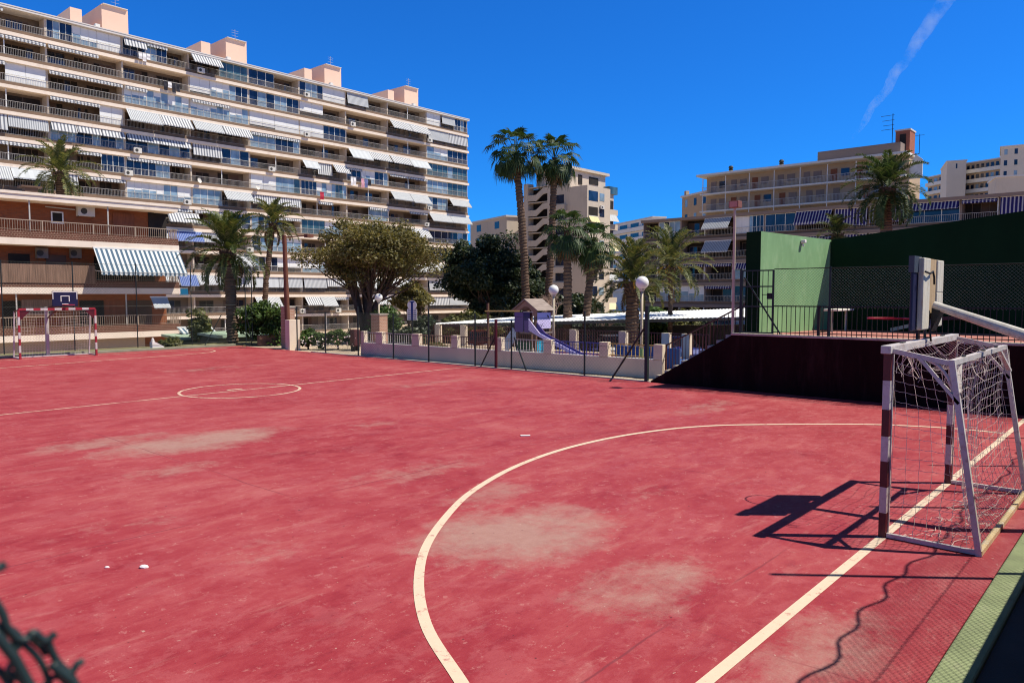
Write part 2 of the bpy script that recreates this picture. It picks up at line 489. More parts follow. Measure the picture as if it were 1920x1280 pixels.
MT['mid_wall'] = M_plain('cream_render', (.56, .47, .38), .9, .06, .3, dirt=(.42, .35, .28), dirt_amt=.35, stretch=(1, 1, .3))
MT['r2_wall'] = M_plain('sandy_render', (.44, .32, .215), .9, .07, .3)
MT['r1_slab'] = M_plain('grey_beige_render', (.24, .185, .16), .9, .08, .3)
MT['far_wall'] = M_plain('far_cream_render', (.62, .54, .45), .9, .05, .2)
MT['far_white'] = M_plain('far_white_render', (.70, .67, .62), .9, .05, .2)
MT['red_brick_tower'] = M_brick('tower_brick', (.40, .12, .07), (.30, .09, .055), (.35, .2, .15))
MT['pole_brown'] = M_plain('rusty_pole', (.15, .055, .032), .7, .25, 3)
MT['pole_beige'] = M_plain('beige_pole', (.50, .42, .30), .5, .1, 3)
MT['sign_blue'] = M_plain('sign_blue', (.01, .03, .16), .4, .1, 2)
MT['cloth_pink'] = M_plain('pink_cloth', (.60, .30, .36), .9, .2, 3)
MT['cloth_white'] = M_plain('white_cloth', (.74, .72, .72), .9, .1, 2)
MT['cloth_dark'] = M_plain('dark_cloth', (.02, .02, .03), .9, .3, 3)
MT['cloth_blue'] = M_plain('blue_cloth', (.12, .14, .30), .9, .3, 3)
MT['bark_palm'] = M_plain('palm_bark', (.12, .078, .056), .95, .45, 2.2, .8, 14, spec=.1, stretch=(1, 1, 4))
MT['bark'] = M_plain('tree_bark', (.10, .065, .05), .95, .35, 2.5, .7, 14, spec=.1, stretch=(3, 3, .7))
MT['bark_pale'] = M_plain('bare_branch_bark', (.30, .20, .16), .95, .3, 2.5)
MT['frond'] = M_leaf('date_frond', [(.018, .034, .009), (.045, .070, .016), (.085, .110, .028), (.20, .20, .075)], .25)
MT['frond_dark'] = M_leaf('dark_frond', [(.012, .028, .010), (.028, .056, .017), (.058, .095, .030), (.12, .145, .06)], .25)
MT['frond_olive'] = M_leaf('olive_frond', [(.030, .046, .014), (.065, .085, .024), (.12, .13, .042), (.27, .22, .09)], .25)
MT['fan'] = M_leaf('fan_frond', [(.010, .026, .010), (.022, .048, .015), (.04, .075, .022), (.08, .11, .035)], .25)
MT['dead'] = M_leaf('dead_frond', [(.09, .055, .03), (.16, .10, .055), (.24, .17, .09)], .2)
MT['ficus'] = M_leaf('ficus_leaf', [(.036, .033, .011), (.088, .082, .024), (.155, .136, .043), (.22, .185, .072), (.33, .255, .14)], .35)
MT['dark_leaf'] = M_leaf('dark_leaf', [(.008, .015, .007), (.020, .034, .014), (.045, .064, .028), (.105, .130, .075)], .18, .45)
MT['green_leaf'] = M_leaf('shrub_leaf', [(.018, .040, .010), (.045, .085, .018), (.08, .14, .03), (.14, .20, .05)], .3)
MT['olive_leaf'] = M_leaf('olive_shrub_leaf', [(.04, .05, .015), (.09, .10, .03), (.15, .15, .04), (.25, .20, .07)], .3)
MT['flower'] = M_leaf('flower', [(.6, .5, .45), (.75, .7, .65), (.7, .35, .3)], .2)
# ================================================================ ground
def build_ground():
    xs = list(np.concatenate([np.linspace(-1500, -60, 8), np.linspace(-50, 130, 91), np.linspace(140, 1800, 10)]))
    ys = list(np.concatenate([np.linspace(-1500, -60, 8), np.linspace(-50, 130, 91), np.linspace(140, 1800, 10)]))
    m = MB(); n = len(xs)
    m.v = [(x, y, tz(x, y)) for y in ys for x in xs]
    for j in range(len(ys) - 1):
        for i in range(n - 1):
            a = j * n + i; m.f.append([a, a + 1, a + n + 1, a + n]); m.m.append(0)
    return struct(m.build('ground', MT['sand'], smooth=True))
build_ground()

CX0, CX1, CY0, CY1 = -2.5, 19.42, 1.16, 36.0
m = MB(); m.box(CX0, CY0, -.4, CX1, CY1, 0.0)
struct(m.build('sports_court', MT['court']))
GY, GL, GR = 2.27, 8.60, 11.69        # near goal line, its two posts
FGY = 35.0
def ribbon(name, pts, w, mat, z=.004, closed=False):
    m = MB(); n = len(pts); L, Rr = [], []
    for i, p in enumerate(pts):
        a = Vector((*pts[(i - 1) % n if closed else max(0, i - 1)], 0)); b = Vector((*pts[(i + 1) % n if closed else min(n - 1, i + 1)], 0))
        d = (b - a).normalized(); k = Vector((-d.y, d.x, 0)) * w / 2; q = Vector((*p, z))
        L.append(q + k); Rr.append(q - k)
    for i in range(n if closed else n - 1):
        j = (i + 1) % n; m.quad(Rr[i], Rr[j], L[j], L[i])
    return struct(m.build(name, mat))
def spline(P, k=8):
    out = []
    for i in range(len(P) - 1):
        p0 = P[max(0, i - 1)]; p1 = P[i]; p2 = P[i + 1]; p3 = P[min(len(P) - 1, i + 2)]
        for t in range(k):
            u = t / k
            out.append(tuple(.5 * ((2 * p1[c]) + (-p0[c] + p2[c]) * u + (2 * p0[c] - 5 * p1[c] + 4 * p2[c] - p3[c]) * u * u + (-p0[c] + 3 * p1[c] - 3 * p2[c] + p3[c]) * u ** 3) for c in range(2)))
    out.append(tuple(P[-1])); return out
arc = [(2.95, 2.3), (3.05, 2.75), (3.44, 3.52), (3.87, 4.35), (4.51, 5.16), (5.30, 5.88), (6.53, 6.68), (7.5, 7.12), (8.5, 7.44), (9.6, 7.64), (10.66, 7.68), (11.7, 7.58), (12.76, 7.31), (13.6, 6.92), (14.31, 6.37), (15.37, 5.27), (16.1, 4.36), (16.55, 3.3), (16.65, 2.32)]
ribbon('goal_line_marking', [(1.2, GY), (5, GY), (10, GY), (15, GY), (19.3, GY)], .095, MT['line'])
ribbon('goal_area_marking', spline(arc), .095, MT['line'], .0044)
ribbon('centre_line_marking', [(1.0, 19.05), (10, 19.1), (19.3, 19.15)], .065, MT['line_worn'])
ribbon('centre_circle_marking', [(10.3 + 1.56 * math.cos(a * math.pi / 36), 19.1 + 1.56 * math.sin(a * math.pi / 36)) for a in range(72)], .075, MT['line_worn'], .0044, True)
farc = [(3.0, 34.8), (3.4, 33.0), (5.2, 31.6), (7.6, 31.35), (11.4, 31.95), (14.0, 32.3), (15.6, 32.6), (16.5, 33.1), (16.9, 33.8), (16.6, 34.4), (16.2, 34.7)]
ribbon('far_goal_area_marking', spline(farc), .09, MT['line_worn'], .0044)
ribbon('far_goal_line_marking', [(1, FGY), (10, FGY), (19.2, FGY)], .07, MT['line_worn'])
m = MB(); q = gp(440, 730); m.box(q.x - .22, q.y - .05, .005, q.x + .22, q.y + .05, .0055)
struct(m.build('centre_spot_marking', MT['line']))

# kerbs and strips round the court
m = MB(); m.box(-6, .245, -.4, 22, .895, .03); struct(m.build('shade_strip', MT['strip_shade']))  # dark strip added to deepen the shadow under the terrace wall
m = MB(); m.box(-6, .90, -.4, 22, 1.135, .05); struct(bevel(m.build('kerb', MT['kerb_green']), .015))
m = MB(); m.box(-6, -14, -.4, 26, .24, 1.50); struct(m.build('terrace', MT['terrace']))
m = MB(); m.box(CX1 + .003, 11.75, -.4, CX1 + .17, 29.6, .03); struct(m.build('side_kerb', MT['conc']))
m = MB(); m.box(CX0, CY1 + .003, -.4, 19.2, CY1 + .28, .11); struct(bevel(m.build('far_kerb', M_plain('mossy_kerb', (.24, .24, .17), .9, .2, 2, .2, 30, dirt=(.13, .16, .08), dirt_amt=.6)), .02))
m = MB(); m.box(CX1 + .174, 11.75, -.4, 28.4, 27.2, -.018); struct(m.build('playground_path', MT['sand']))
m = MB(); m.box(-6, CY1 + .29, -.5, 24, 39, .0); struct(m.build('lawn_verge', M_plain('verge_soil', (.16, .15, .075), .95, .35, 1.2, .4, 14, dirt=(.30, .24, .16), dirt_amt=.6)))

# ================================================================ near goal
def banded_post(name, x, y, h, w, root, bands, first_red, mred, mwhite):
    """square post whose paint changes in bands; one mesh, two materials"""
    m = MB(); z = 0; red = first_red
    for b in bands:
        m.box(x - w / 2, y - w / 2, z, x + w / 2, y + w / 2, z + b, 0 if red else 1); z += b; red = not red
    return m.build(name, [mred, mwhite], root, world=True)

def near_goal():
    t = thing('goal', 'near handball goal with torn white net and dark red and white banded posts', 'goal', (10.14, GY, 0))
    H = 2.03; w = .072; yb = 1.37; yt = 1.67; zt = 1.915
    bands = [.27, .28, .28, .27, .29, .31, .29]
    for x in (GL, GR):
        p = banded_post('post', x, GY, H - .04, w, t, bands, True, MT['red_steel'], MT['white_steel'])
        m = MB(); m.box(x + w / 2 + .001, GY - w / 2 - .012, 0, x + w / 2 + .022, GY + w / 2 - .02, H - .05); m.build('post_edge', MT['white_steel'], p, loc=(0, 0, 0), world=False)
        for v in p.children: v.data.transform(Matrix.Translation(-t.location))
    m = MB(); m.box(GL - .10, GY - .05, H - .04, GR + .10, GY + .05, H + .045)
    bevel(m.build('crossbar', MT['white_steel'], t, world=True), .006)
    for i, x in enumerate((GL, GR)):
        m = MB()
        m.beam((x, GY - .05, H - .01), (x, yt, zt), .05, .05)
        m.build('top_side_bar', MT['white_steel'], t, world=True)
        m = MB(); m.beam((x, yt, zt + .02), (x, yb, 0), .055, .055, up=(0, 1, 0)); m.build('rear_leg', MT['white_steel'], t, world=True)
        m = MB(); m.beam((x, GY - .04, .03), (x, yb - .02, .03), .045, .045); m.build('ground_side_bar', MT['white_steel'], t, world=True)
        # curved corner braces in the side frame
        m = MB()
        a = Vector((x, GY - .28, H - .045)); b = Vector((x, yt - .075, zt - .40))
        m.beam(a, b, .03, .055, up=(1, 0, 0))
        pts = []
        for k in range(9):
            u = k / 8
            p0 = Vector((x, GY - .30, zt + .045)); p1 = Vector((x, yt + .02, zt + .02)); p2 = Vector((x, yt - .05, zt - .42))
            pts.append(p0.lerp(p1, u).lerp(p1.lerp(p2, u), u))
        m.tube(pts, .017, 6)
        m.build('corner_brace', MT['white_steel'], t, world=True)
    m = MB(); m.beam((GL - .03, yt, zt + .01), (GR + .03, yt, zt + .01), .055, .055); m.build('rear_top_bar', MT['white_steel'], t, world=True)
    for x, sx in ((GL, 1), (GR, -1)):
        m = MB(); m.beam((x + sx * .36, yt, zt - .02), (x + sx * .0, yt - .07, zt - .30), .03, .045, up=(0, 1, 0)); m.build('rear_brace', MT['white_steel'], t, world=True)
    m = MB(); m.beam((GL - .02, yb, .03), (GR + .02, yb, .03), .055, .05); m.build('ground_rear_bar', M_plain('yellowed_steel', (.58, .44, .24), .5, .2, 3, dirt=(.62, .58, .5), dirt_amt=.9), t, world=True)
    m = MB()
    for x in (GL + .55, GL + 1.65, GL + 2.45):
        m.beam((x, GY, H - .055), (x, GY - .001, H + .06), .035, .115)
        m.beam((x, yt, zt - .04), (x, yt - .001, zt + .055), .03, .075)
    m.build('net_clip', MT['carport_dark'], t, world=True)
    # ---- net: knotted squares hung from the bars, slack towards the bottom
    rnd = random.Random(3)
    m = MB()
    def grid(fn, nu, nv, cut=None, r=.0026):
        P = [[fn(i / nu, j / nv) for j in range(nv + 1)] for i in range(nu + 1)]
        for i in range(nu + 1):
            for j in range(nv + 1):
                for di, dj in ((1, 0), (0, 1)):
                    if i + di > nu or j + dj > nv: continue
                    if cut and cut(i, j, di, dj): continue
                    a, b = P[i][j], P[i + di][j + dj]
                    md = (a + b) / 2 + Vector((rnd.uniform(-.006, .006), rnd.uniform(-.006, .006), -.008 if dj == 0 else 0))
                    m.tube([a, md, b], r, 3, cap=False)
    def nz(p, k=.03):
        s = Vector((p[0] * 1.7, p[1] * 1.7, p[2] * 1.7))
        return Vector((mnoise.noise(s), mnoise.noise(s + Vector((7, 0, 0))), mnoise.noise(s + Vector((0, 9, 0))))) * k
    for x, sx in ((GL, 1), (GR, -1)):
        def side(u, v, x=x, sx=sx):
            ytop, ybot = GY - .05 + (yt - GY) * u, GY - .02 + (yb - GY) * u
            z0 = H - .06 + (zt - H) * u
            v2 = v ** 1.05
            y = ytop + (ybot - ytop) * v2; z = z0 * (1 - v2) + .04
            bel = math.sin(math.pi * v) * math.sin(math.pi * (.15 + .7 * u))
            return Vector((x + sx * (.03 + .16 * bel), y - .03 * bel, z - .03 * math.sin(math.pi * u))) + nz((x, y, z), .07 * (.2 + bel))
        grid(side, 7, 17)
    def back(u, v):
        x = GL + .03 + (GR - GL - .06) * u
        y = yt + (yb - yt) * v; z = zt * (1 - v) + .03
        bel = math.sin(math.pi * min(1, v * 1.02)) * (.4 + .6 * math.sin(math.pi * u))
        sag = .10 * math.sin(math.pi * u) * (1 - v) ** .5 * v * 2
        return Vector((x, y + .22 * bel * (.5 + v), max(.015, z - sag - .10 * bel))) + nz((x, y, z), .10 * (.25 + bel))
    grid(back, 29, 18)
    def top(u, v):
        x = GL + .03 + (GR - GL - .06) * u; y = GY - .04 + (yt - GY + .04) * v; z = H - .02 + (zt - H) * v
        s = math.sin(math.pi * v) * (.35 + .65 * math.sin(math.pi * u))
        return Vector((x, y, z - .16 * s)) + nz((x, y, z), .08)
    grid(top, 29, 6, cut=lambda i, j, di, dj: (i < 5 and j < 4) or (i in (5, 6) and j in (1, 2)))
    # loose bunches hanging from the clips
    for x0, y0, z0, n in ((GL + .5, GY - .06, H - .03, 9), (GL + .30, yt + .06, zt, 9), (GL + .9, yt, zt - .02, 7), (GL + 1.6, yt, zt, 6), (GL + .1, GY - .2, H - .06, 5)):
        for k in range(n):
            p = Vector((x0 + rnd.uniform(-.08, .08), y0 + rnd.uniform(-.05, .05), z0)); pts = [p]
            for q in range(4):
                p = p + Vector((rnd.uniform(-.05, .05), rnd.uniform(-.05, .05), -rnd.uniform(.03, .09))); pts.append(p)
            m.tube(pts, .003, 3, cap=False)
    # slack heap of net on the ground behind
    for k in range(60):
        p = Vector((rnd.uniform(GL + .2, GR - .1), rnd.uniform(yb + .05, yb + .55), .012)); pts = [p]
        for q in range(5):
            p = p + Vector((rnd.uniform(-.12, .12), rnd.uniform(-.09, .09), 0)); p.z = .010 + rnd.random() * .03; pts.append(p)
        m.tube(pts, .003, 3, cap=False)
    m.build('net', MT['net'], t, world=True)
near_goal()

# ================================================================ near hoop
def near_hoop():
    B = Vector((10.12, 2.24, 2.62))
    t = thing('basketball_hoop', 'weathered near basketball backboard seen from behind on a rusty grey arm', 'basketball hoop', (10.15, .72, 0))
    m = MB(); m.box(B.x - .60, B.y + .03, B.z - .43, B.x + .60, B.y + .065, B.z + .43); bd = bevel(m.build('backboard', MT['navy'], t, world=True), .02, 3)
    m = MB(); m.box(B.x - .62, B.y + .02, B.z + .25, B.x - .30, B.y + .08, B.z + .44)
    m.build('corner_trim', M_plain('grey_edge', (.05, .06, .08), .5, .2, 3), t, world=True)
    m = MB()
    m.box(B.x - .42, B.y - .035, B.z - .42, B.x - .10, B.y + .028, B.z + .425)
    m.box(B.x + .28, B.y - .03, B.z + .02, B.x + .60, B.y + .027, B.z + .42); m.box(B.x + .32, B.y - .03, B.z - .40, B.x + .59, B.y + .026, B.z - .20)
    m.box(B.x + .28, B.y - .03, B.z - .199, B.x + .60, B.y + .0265, B.z + .0195)
    bevel(m.build('white_plank', MT['wood_white'], t, world=True), .012, 2)
    m = MB(); m.box(B.x - .099, B.y - .012, B.z - .30, B.x + .279, B.y + .025, B.z + .424); m.build('bare_plank', MT['wood_bare'], t, world=True)
    # rim on the court side
    rc = Vector((B.x - .05, B.y + .065 + .15 + .225, B.z - .30))
    m = MB(); m.tube([rc + Vector((.225 * math.cos(a * math.pi / 12), .225 * math.sin(a * math.pi / 12), 0)) for a in range(25)], .010, 6, cap=False)
    m.beam((rc.x - .06, B.y + .066, rc.z), (rc.x - .10, rc.y - .19, rc.z), .02); m.beam((rc.x + .06, B.y + .066, rc.z), (rc.x + .10, rc.y - .19, rc.z), .02)
    m.build('rim', MT['bright_red_steel'], t, world=True)
    # broken strap and wire on the back
    m = MB()
    m.tube([(B.x - .46, B.y - .06, B.z + .26), (B.x - .28, B.y - .07, B.z + .24), (B.x - .10, B.y - .06, B.z + .27), (B.x - .08, B.y - .07, B.z + .20), (B.x - .02, B.y - .06, B.z + .12)], .012, 5)
    m.tube([(B.x - .12, B.y - .05, B.z - .40), (B.x - .12, B.y - .06, B.z - .50), (B.x - .09, B.y - .06, B.z - .56)], .012, 5)
    m.build('strap', MT['black'], t, world=True)
    top = Vector((10.15, .78, 1.98)); end = Vector((B.x + .02, B.y - .05, B.z - .13))
    m = MB(); m.tube([top, end], [.078, .048], 14); m.build('arm', MT['galv'], t, smooth=False, world=True)
    m = MB(); m.prism([(B.x - .02, B.y - .04, B.z - .17), (B.x - .02, B.y - .04, B.z - .45), (B.x - .02, B.y - .13, B.z - .20)], (.26, 0, 0)); m.build('gusset', MT['black'], t, world=True)
    m = MB(); m.tube([(10.15, .78, .05), (10.15, .78, 2.0)], .07, 14); m.box(10.0, .63, .056, 10.3, .93, .075); m.build('pole', MT['galv'], t, world=True)
near_hoop()

# ================================================================ fences
def chain(m, A, Bv, z0, z1, cell=.075, w=.005, topf=None, t=.0018, lo=None):
    """diagonal wires of a chain link sheet from A to B (xy), clipped between z0 and z1"""
    A, Bv = Vector((*A, 0)), Vector((*Bv, 0)); L = (Bv - A).length; d = (Bv - A) / L; nrm = Vector((-d.y, d.x, 0))
    h = z1 - z0
    k = -h
    while k < L:
        for sgn in (1, -1):
            s0, s1 = k, k + h              # rising wire from (s0,z0) to (s1,z1)
            a, b = max(0, s0), min(L, s1)
            if b - a < 1e-3: continue
            za, zb = z0 + (a - s0), z0 + (b - s0)
            if sgn < 0: za, zb = z1 - (a - s0), z1 - (b - s0)
            pa = A + d * a + Vector((0, 0, za)) + nrm * t * sgn; pb = A + d * b + Vector((0, 0, zb)) + nrm * t * sgn
            if topf is None: m.beam(pa, pb, w, w, up=nrm)
            else:
                n = max(2, int((pb - pa).length / .12)); run = None
                for i in range(n + 1):
                    u = i / n; q = pa.lerp(pb, u); ok = lo_ok(q, topf)
                    if ok and run is None: run = q
                    if (not ok or i == n) and run is not None:
                        if (q - run).length > .05: m.beam(run, q, w, w, up=nrm)
                        run = None
        k += cell * 1.41421
def lo_ok(q, f): return f(q)

def post_mb(p, h, r=.03, n=8):
    m = MB(); m.tube([(p[0], p[1], p[2]), (p[0], p[1], p[2] + h)], r, n); return m

# fence behind the far goal
t = thing('chain_link_fence', 'tall green chain link fence along the far end behind the small goal', 'fence', (12, 36.14, 0))
FY = 36.14
pxs = [(8, 3.9), (92, 3.9), (141, 3.9), (259, 3.9), (361, 3.9), (462, 3.9), (474, 3.9)]
for k in range(3): post_mb((aty(8, 660, FY).x - 2.6 * (k + 1), FY, .16), 3.9, .024).build('post', MT['fence_green'], t, world=True)
for px, h in pxs:
    if px == 92: continue
    p = aty(px, 660, FY); post_mb((p.x, FY, .16), h, .024).build('post', MT['fence_green'], t, world=True)
x1 = 19.3
m = MB(); chain(m, (3.5, FY + .04), (x1, FY + .04), .2, 4.0, .085, .003); m.build('chain_mesh', MT['link'], t, world=True)
m = MB()
for z in (.25, 2.1, 4.0): m.tube([(3, FY, z), (x1, FY, z)], .006, 4)
m.build('tension_wire', MT['fence_green'], t, world=True)
for c4 in ((380, 655, 415, 590), (474, 655, 460, 575)):
    m = MB(); m.tube([aty(c4[0], c4[1], FY), aty(c4[2], c4[3], FY)], .022, 6); m.build('brace', MT['fence_green'], t, world=True)

# fence along the far touchline
FX = 19.46
t = thing('chain_link_fence', 'low green chain link fence between red court and playground wall', 'fence', (FX, 20, 0))
ps = [(558, 575), (611, 585), (672, 575), (738, 588), (804, 579), (891, 588), (959, 600), (1096, 583)]
ys_ = []
for px, tp in ps:
    q = atx(px, 680, FX); zt_ = atx(px, tp, FX).z; ys_.append(q.y)
    post_mb((FX, q.y, 0), min(2.3, max(1.7, zt_)), .03).build('post', MT['fence_green'], t, world=True)
q = atx(930, 690, FX); m = MB(); m.box(FX - .03, q.y - .045, 0, FX + .03, q.y + .045, 1.75); m.build('gate_post', MT['red_steel'], t, world=True)
m = MB(); a = atx(928, 632, FX); b = atx(901, 688, FX); m.tube([a, (b.x, b.y, 0)], .026, 7); m.build('brace', MT['fence_green'], t, world=True)
m = MB(); a = atx(964, 632, FX); b = atx(987, 695, FX); m.tube([a, (b.x, b.y, 0)], .026, 7); m.build('brace', MT['fence_green'], t, world=True)
yend = 11.85
m = MB(); m.box(FX - .05, yend - .05, 0, FX + .05, yend + .05, 2.28); m.build('end_post', MT['fence_green'], t, world=True)
m = MB(); m.tube([(FX, yend, 1.75), (FX, yend + 1.25, .0)], .03, 7); m.build('brace', MT['fence_green'], t, world=True)
m = MB(); chain(m, (FX + .035, yend), (FX + .035, 29.6), .05, 1.85, .085, .003); m.build('chain_mesh', MT['link'], t, world=True)
m = MB()
for z in (.1, 1.0, 1.85): m.tube([(FX, yend, z), (FX, 29.6, z)], .006, 4)
m.build('tension_wire', MT['fence_green'], t, world=True)

# fence at the camera's end, torn open in front of the viewer
NY = .20
t = thing('chain_link_fence', 'torn green chain link fence wire bent loose in the near left corner', 'fence', (6, NY, 1.5))
for x in (8.75, 11.75, 14.75, 17.75): post_mb((x, NY, 1.5), 3.6, .03).build('post', MT['fence_green'], t, world=True)
def wavy(x): return 3.22 + .07 * math.sin(x * 1.7) + .04 * math.sin(x * 4.3 + 1) + .025 * math.sin(x * 9.1)
def keep(q):
    return q.z < wavy(q.x)
m = MB(); chain(m, (3.9, NY), (19, NY), 1.52, 3.4, .055, .003, topf=keep)
pts = [(x * .12, NY + .03 * math.sin(x), wavy(x * .12)) for x in range(33, 158)]
m.tube(pts, .014, 5)
m.build('chain_mesh', MT['green_wire'], t, world=True)
m = MB(); m.tube([(3.9, NY, 2.45), (19, NY, 2.5)], .005, 4); m.build('tension_wire', MT['green_wire'], t, world=True)
m = MB()
def cw(pts, r, dy=0.0):
    P = []
    S = spline([tuple(p) for p in pts], 5)
    for i, (x, y) in enumerate(S):
        P.append(aty(x / 5.12, 1030 + y / 5.12, .36 + dy * .5))
    m.tube(P, r * .54, 8)
cw([(-60, 480), (0, 570), (35, 640), (60, 730), (110, 790), (165, 850), (230, 862), (280, 845), (300, 800), (345, 805), (390, 850), (450, 870), (490, 840), (535, 795)], .0032)
cw([(-60, 740), (0, 760), (60, 770), (120, 800), (170, 850)], .0042, .004)
cw([(-60, 800), (0, 860), (70, 950), (140, 1040), (200, 1150), (300, 1330)], .0040, -.006)
cw([(150, 860), (250, 920), (360, 1030), (430, 1150), (480, 1300)], .0026, .004)
cw([(270, 800), (330, 870), (400, 930), (450, 1000)], .0030, .010)
cw([(460, 860), (480, 930), (530, 1040), (590, 1120), (650, 1165), (700, 1160), (740, 1100), (800, 1065)], .0030, .002)
cw([(500, 1100), (580, 1170), (670, 1240), (740, 1330)], .0036, -.004)
cw([(690, 1160), (690, 1200), (760, 1330)], .0026, .003)
cw([(-40, 1140), (30, 1200), (110, 1330)], .0030, .004)
cw([(100, 1090), (80, 1170), (130, 1210), (200, 1250), (260, 1340)], .0024, -.002)
cw([(150, 1160), (110, 1260), (90, 1330)], .0024, .006)
cw([(420, 1310), (480, 1240), (560, 1215), (620, 1260), (660, 1330)], .0026, .008)
cw([(-60, 170), (0, 175), (30, 150), (55, 130)], .0034)
cw([(150, 860), (150, 920), (165, 960)], .0034, .002)
m.build('torn_wire', MT['green_wire'], t, world=True, smooth=True)

# small litter on the court
for (px, py, s, lab) in ((270, 1064, .034, 'larger pale stone lying on the red court at left'), (200, 1064, .018, 'tiny pale stone lying beside the larger stone on the red court')):
    p = gp(px, py); bm = bmesh.new(); bmesh.ops.create_icosphere(bm, subdivisions=2, radius=s)
    for v in bm.verts: v.co = Vector((v.co.x * 1.3, v.co.y * .7, v.co.z * .6)) * (1 + .35 * mnoise.noise(v.co * 30))
    me = bpy.data.meshes.new('stone'); bm.to_mesh(me); bm.free(); me.materials.append(MT['cloth_white'])
    o = bpy.data.objects.new('stone', me); C.objects.link(o); o.location = (p.x, p.y, s * .35); o.rotation_euler = (0, 0, -.7); tag(o, lab, 'stone')
p = gp(985, 817); m = MB(); m.box(-.09, -.035, .0, .09, .035, .012); o = m.build('paper', MT['cloth_white'], loc=(p.x, p.y, .004)); o.rotation_euler = (0, 0, -.75); tag(o, 'scrap of white paper lying on the red court outside the curved line', 'litter')

# ================================================================ far goal and far hoop
def far_goal():
    t = thing('goal', 'far small goal with bright red and white banded posts below the backboard', 'goal', (10.9, FGY, 0))
    L = aty(38, 672, FGY).x; Rr = aty(181, 668, FGY).x; H = 2.0; w = .075
    for x in (L, Rr):
        banded_post('post', x, FGY, H, w, t, [.27, .29, .27, .27, .29, .33, .28], True, MT['bright_red_steel2'], MT['white_steel'])
    m = MB(); n = 11; s = (Rr - L) / n
    for i in range(n): m.box(L + i * s, FGY - .045, H - .02, L + (i + 1) * s, FGY + .045, H + .07, i % 2)
    m.build('crossbar', [MT['bright_red_steel2'], MT['white_steel']], t, world=True)
    for x in (L, Rr):
        m = MB(); m.beam((x, FGY + .05, H), (x, FGY + .55, H - .08), .045); m.build('top_side_bar', MT['red_steel'], t, world=True)
        m = MB(); m.beam((x, FGY + .55, H - .06), (x, FGY + .85, 0), .05, up=(0, 1, 0)); m.build('rear_leg', MT['white_steel'], t, world=True)
        m = MB(); m.beam((x, FGY + .04, .03), (x, FGY + .88, .03), .045); m.build('ground_side_bar', MT['white_steel'], t, world=True)
        m = MB(); s_ = 1 if x == L else -1; m.prism([(x + s_ * .05, FGY - .02, H - .03), (x + s_ * .42, FGY - .02, H - .03), (x + s_ * .05, FGY - .02, H - .42)], (0, .03, 0)); m.build('corner_brace', MT['red_steel'], t, world=True)
    m = MB(); m.beam((L, FGY + .85, .03), (Rr, FGY + .85, .03), .05); m.build('ground_rear_bar', MT['white_steel'], t, world=True)
    m = MB(); nu, nv = 26, 17
    for i in range(nu + 1):
        x = L + (Rr - L) * i / nu
        m.tube([(x, FGY + .55, H - .1), (x + .02, FGY + .62, 1.0), (x, FGY + .84, .05)], .003, 3)
    for j in range(nv + 1):
        u = j / nv; y = FGY + .55 + .3 * u; z = (H - .1) * (1 - u) + .04
        m.tube([(L, y, z), (L * .5 + Rr * .5, y, z - .12 * math.sin(math.pi * u)), (Rr, y, z)], .003, 3)
    m.build('net', MT['net'], t, world=True)
far_goal()
def far_hoop():
    Y = 36.0
    a = aty(83, 546, Y); b = aty(130, 575, Y); cx = (a.x + b.x) / 2
    pb = aty(90, 665, Y + .0)
    t = thing('basketball_hoop', 'far basketball hoop with dark backboard and white markings above the small goal', 'basketball hoop', (pb.x, Y, 0))
    hw, hh = .49, .32; cz = (a.z + b.z) / 2 + .02; by = Y - 1.0
    m = MB(); m.box(cx - hw, by, cz - hh, cx + hw, by + .04, cz + hh); bevel(m.build('backboard', MT['navy'], t, world=True), .03, 3)
    m = MB(); y0, y1 = by - .006, by - .001
    m.box(cx - hw + .02, y0, cz + hh - .05, cx + hw - .02, y1, cz + hh - .02)
    for sx in (-1, 1): m.box(cx + sx * (hw - .035) - .014, y0, cz - .02, cx + sx * (hw - .035) + .014, y1, cz + hh - .055)
    m.box(cx - .17, y0, cz + .10, cx + .17, y1, cz + .13)
    for sx in (-1, 1): m.box(cx + sx * .155 - .015, y0, cz - .12, cx + sx * .155 + .015, y1, cz + .098)
    m.box(cx - .12, y0, cz - .23, cx + .12, y1, cz - .21)
    m.build('backboard_marking', MT['white'], t, world=True)
    m = MB(); rc = Vector((cx, by - .38, cz - .25)); m.tube([rc + Vector((.225 * math.cos(k * math.pi / 8), .225 * math.sin(k * math.pi / 8), 0)) for k in range(17)], .014, 5, cap=False); m.beam((cx, by, cz - .25), (cx, by - .16, cz - .25), .10, .04); m.build('rim', MT['bright_red_steel'], t, world=True)
    m = MB(); m.beam((pb.x, Y, 2.0), (cx - .1, by + .04, cz - .2), .10, .12); m.beam((pb.x, Y, 1.6), (cx - .1, by + .04, cz - .28), .05, .05); m.build('arm', MT['timber_dark'], t, world=True)
    m = MB(); m.tube([(pb.x, Y, 0), (pb.x, Y, 2.1)], .075, 10); m.build('pole', MT['galv'], t, world=True)
far_hoop()
# ================================================================ raised court on the right
UZ = 1.52; RX = 19.50
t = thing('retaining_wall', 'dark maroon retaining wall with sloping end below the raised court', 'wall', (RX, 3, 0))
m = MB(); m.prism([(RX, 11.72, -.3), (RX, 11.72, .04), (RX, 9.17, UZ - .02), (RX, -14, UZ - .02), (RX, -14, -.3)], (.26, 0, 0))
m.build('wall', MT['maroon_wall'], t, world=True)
m = MB(); m.box(RX - .03, -14, UZ - .018, RX + .29, 9.19, UZ + .04); bevel(m.build('coping', MT['conc'], t, world=True), .01)
m = MB(); m.box(RX + .27, -40, -.5, 70, 8.7, UZ); struct(m.build('raised_court', MT['upper_red']))
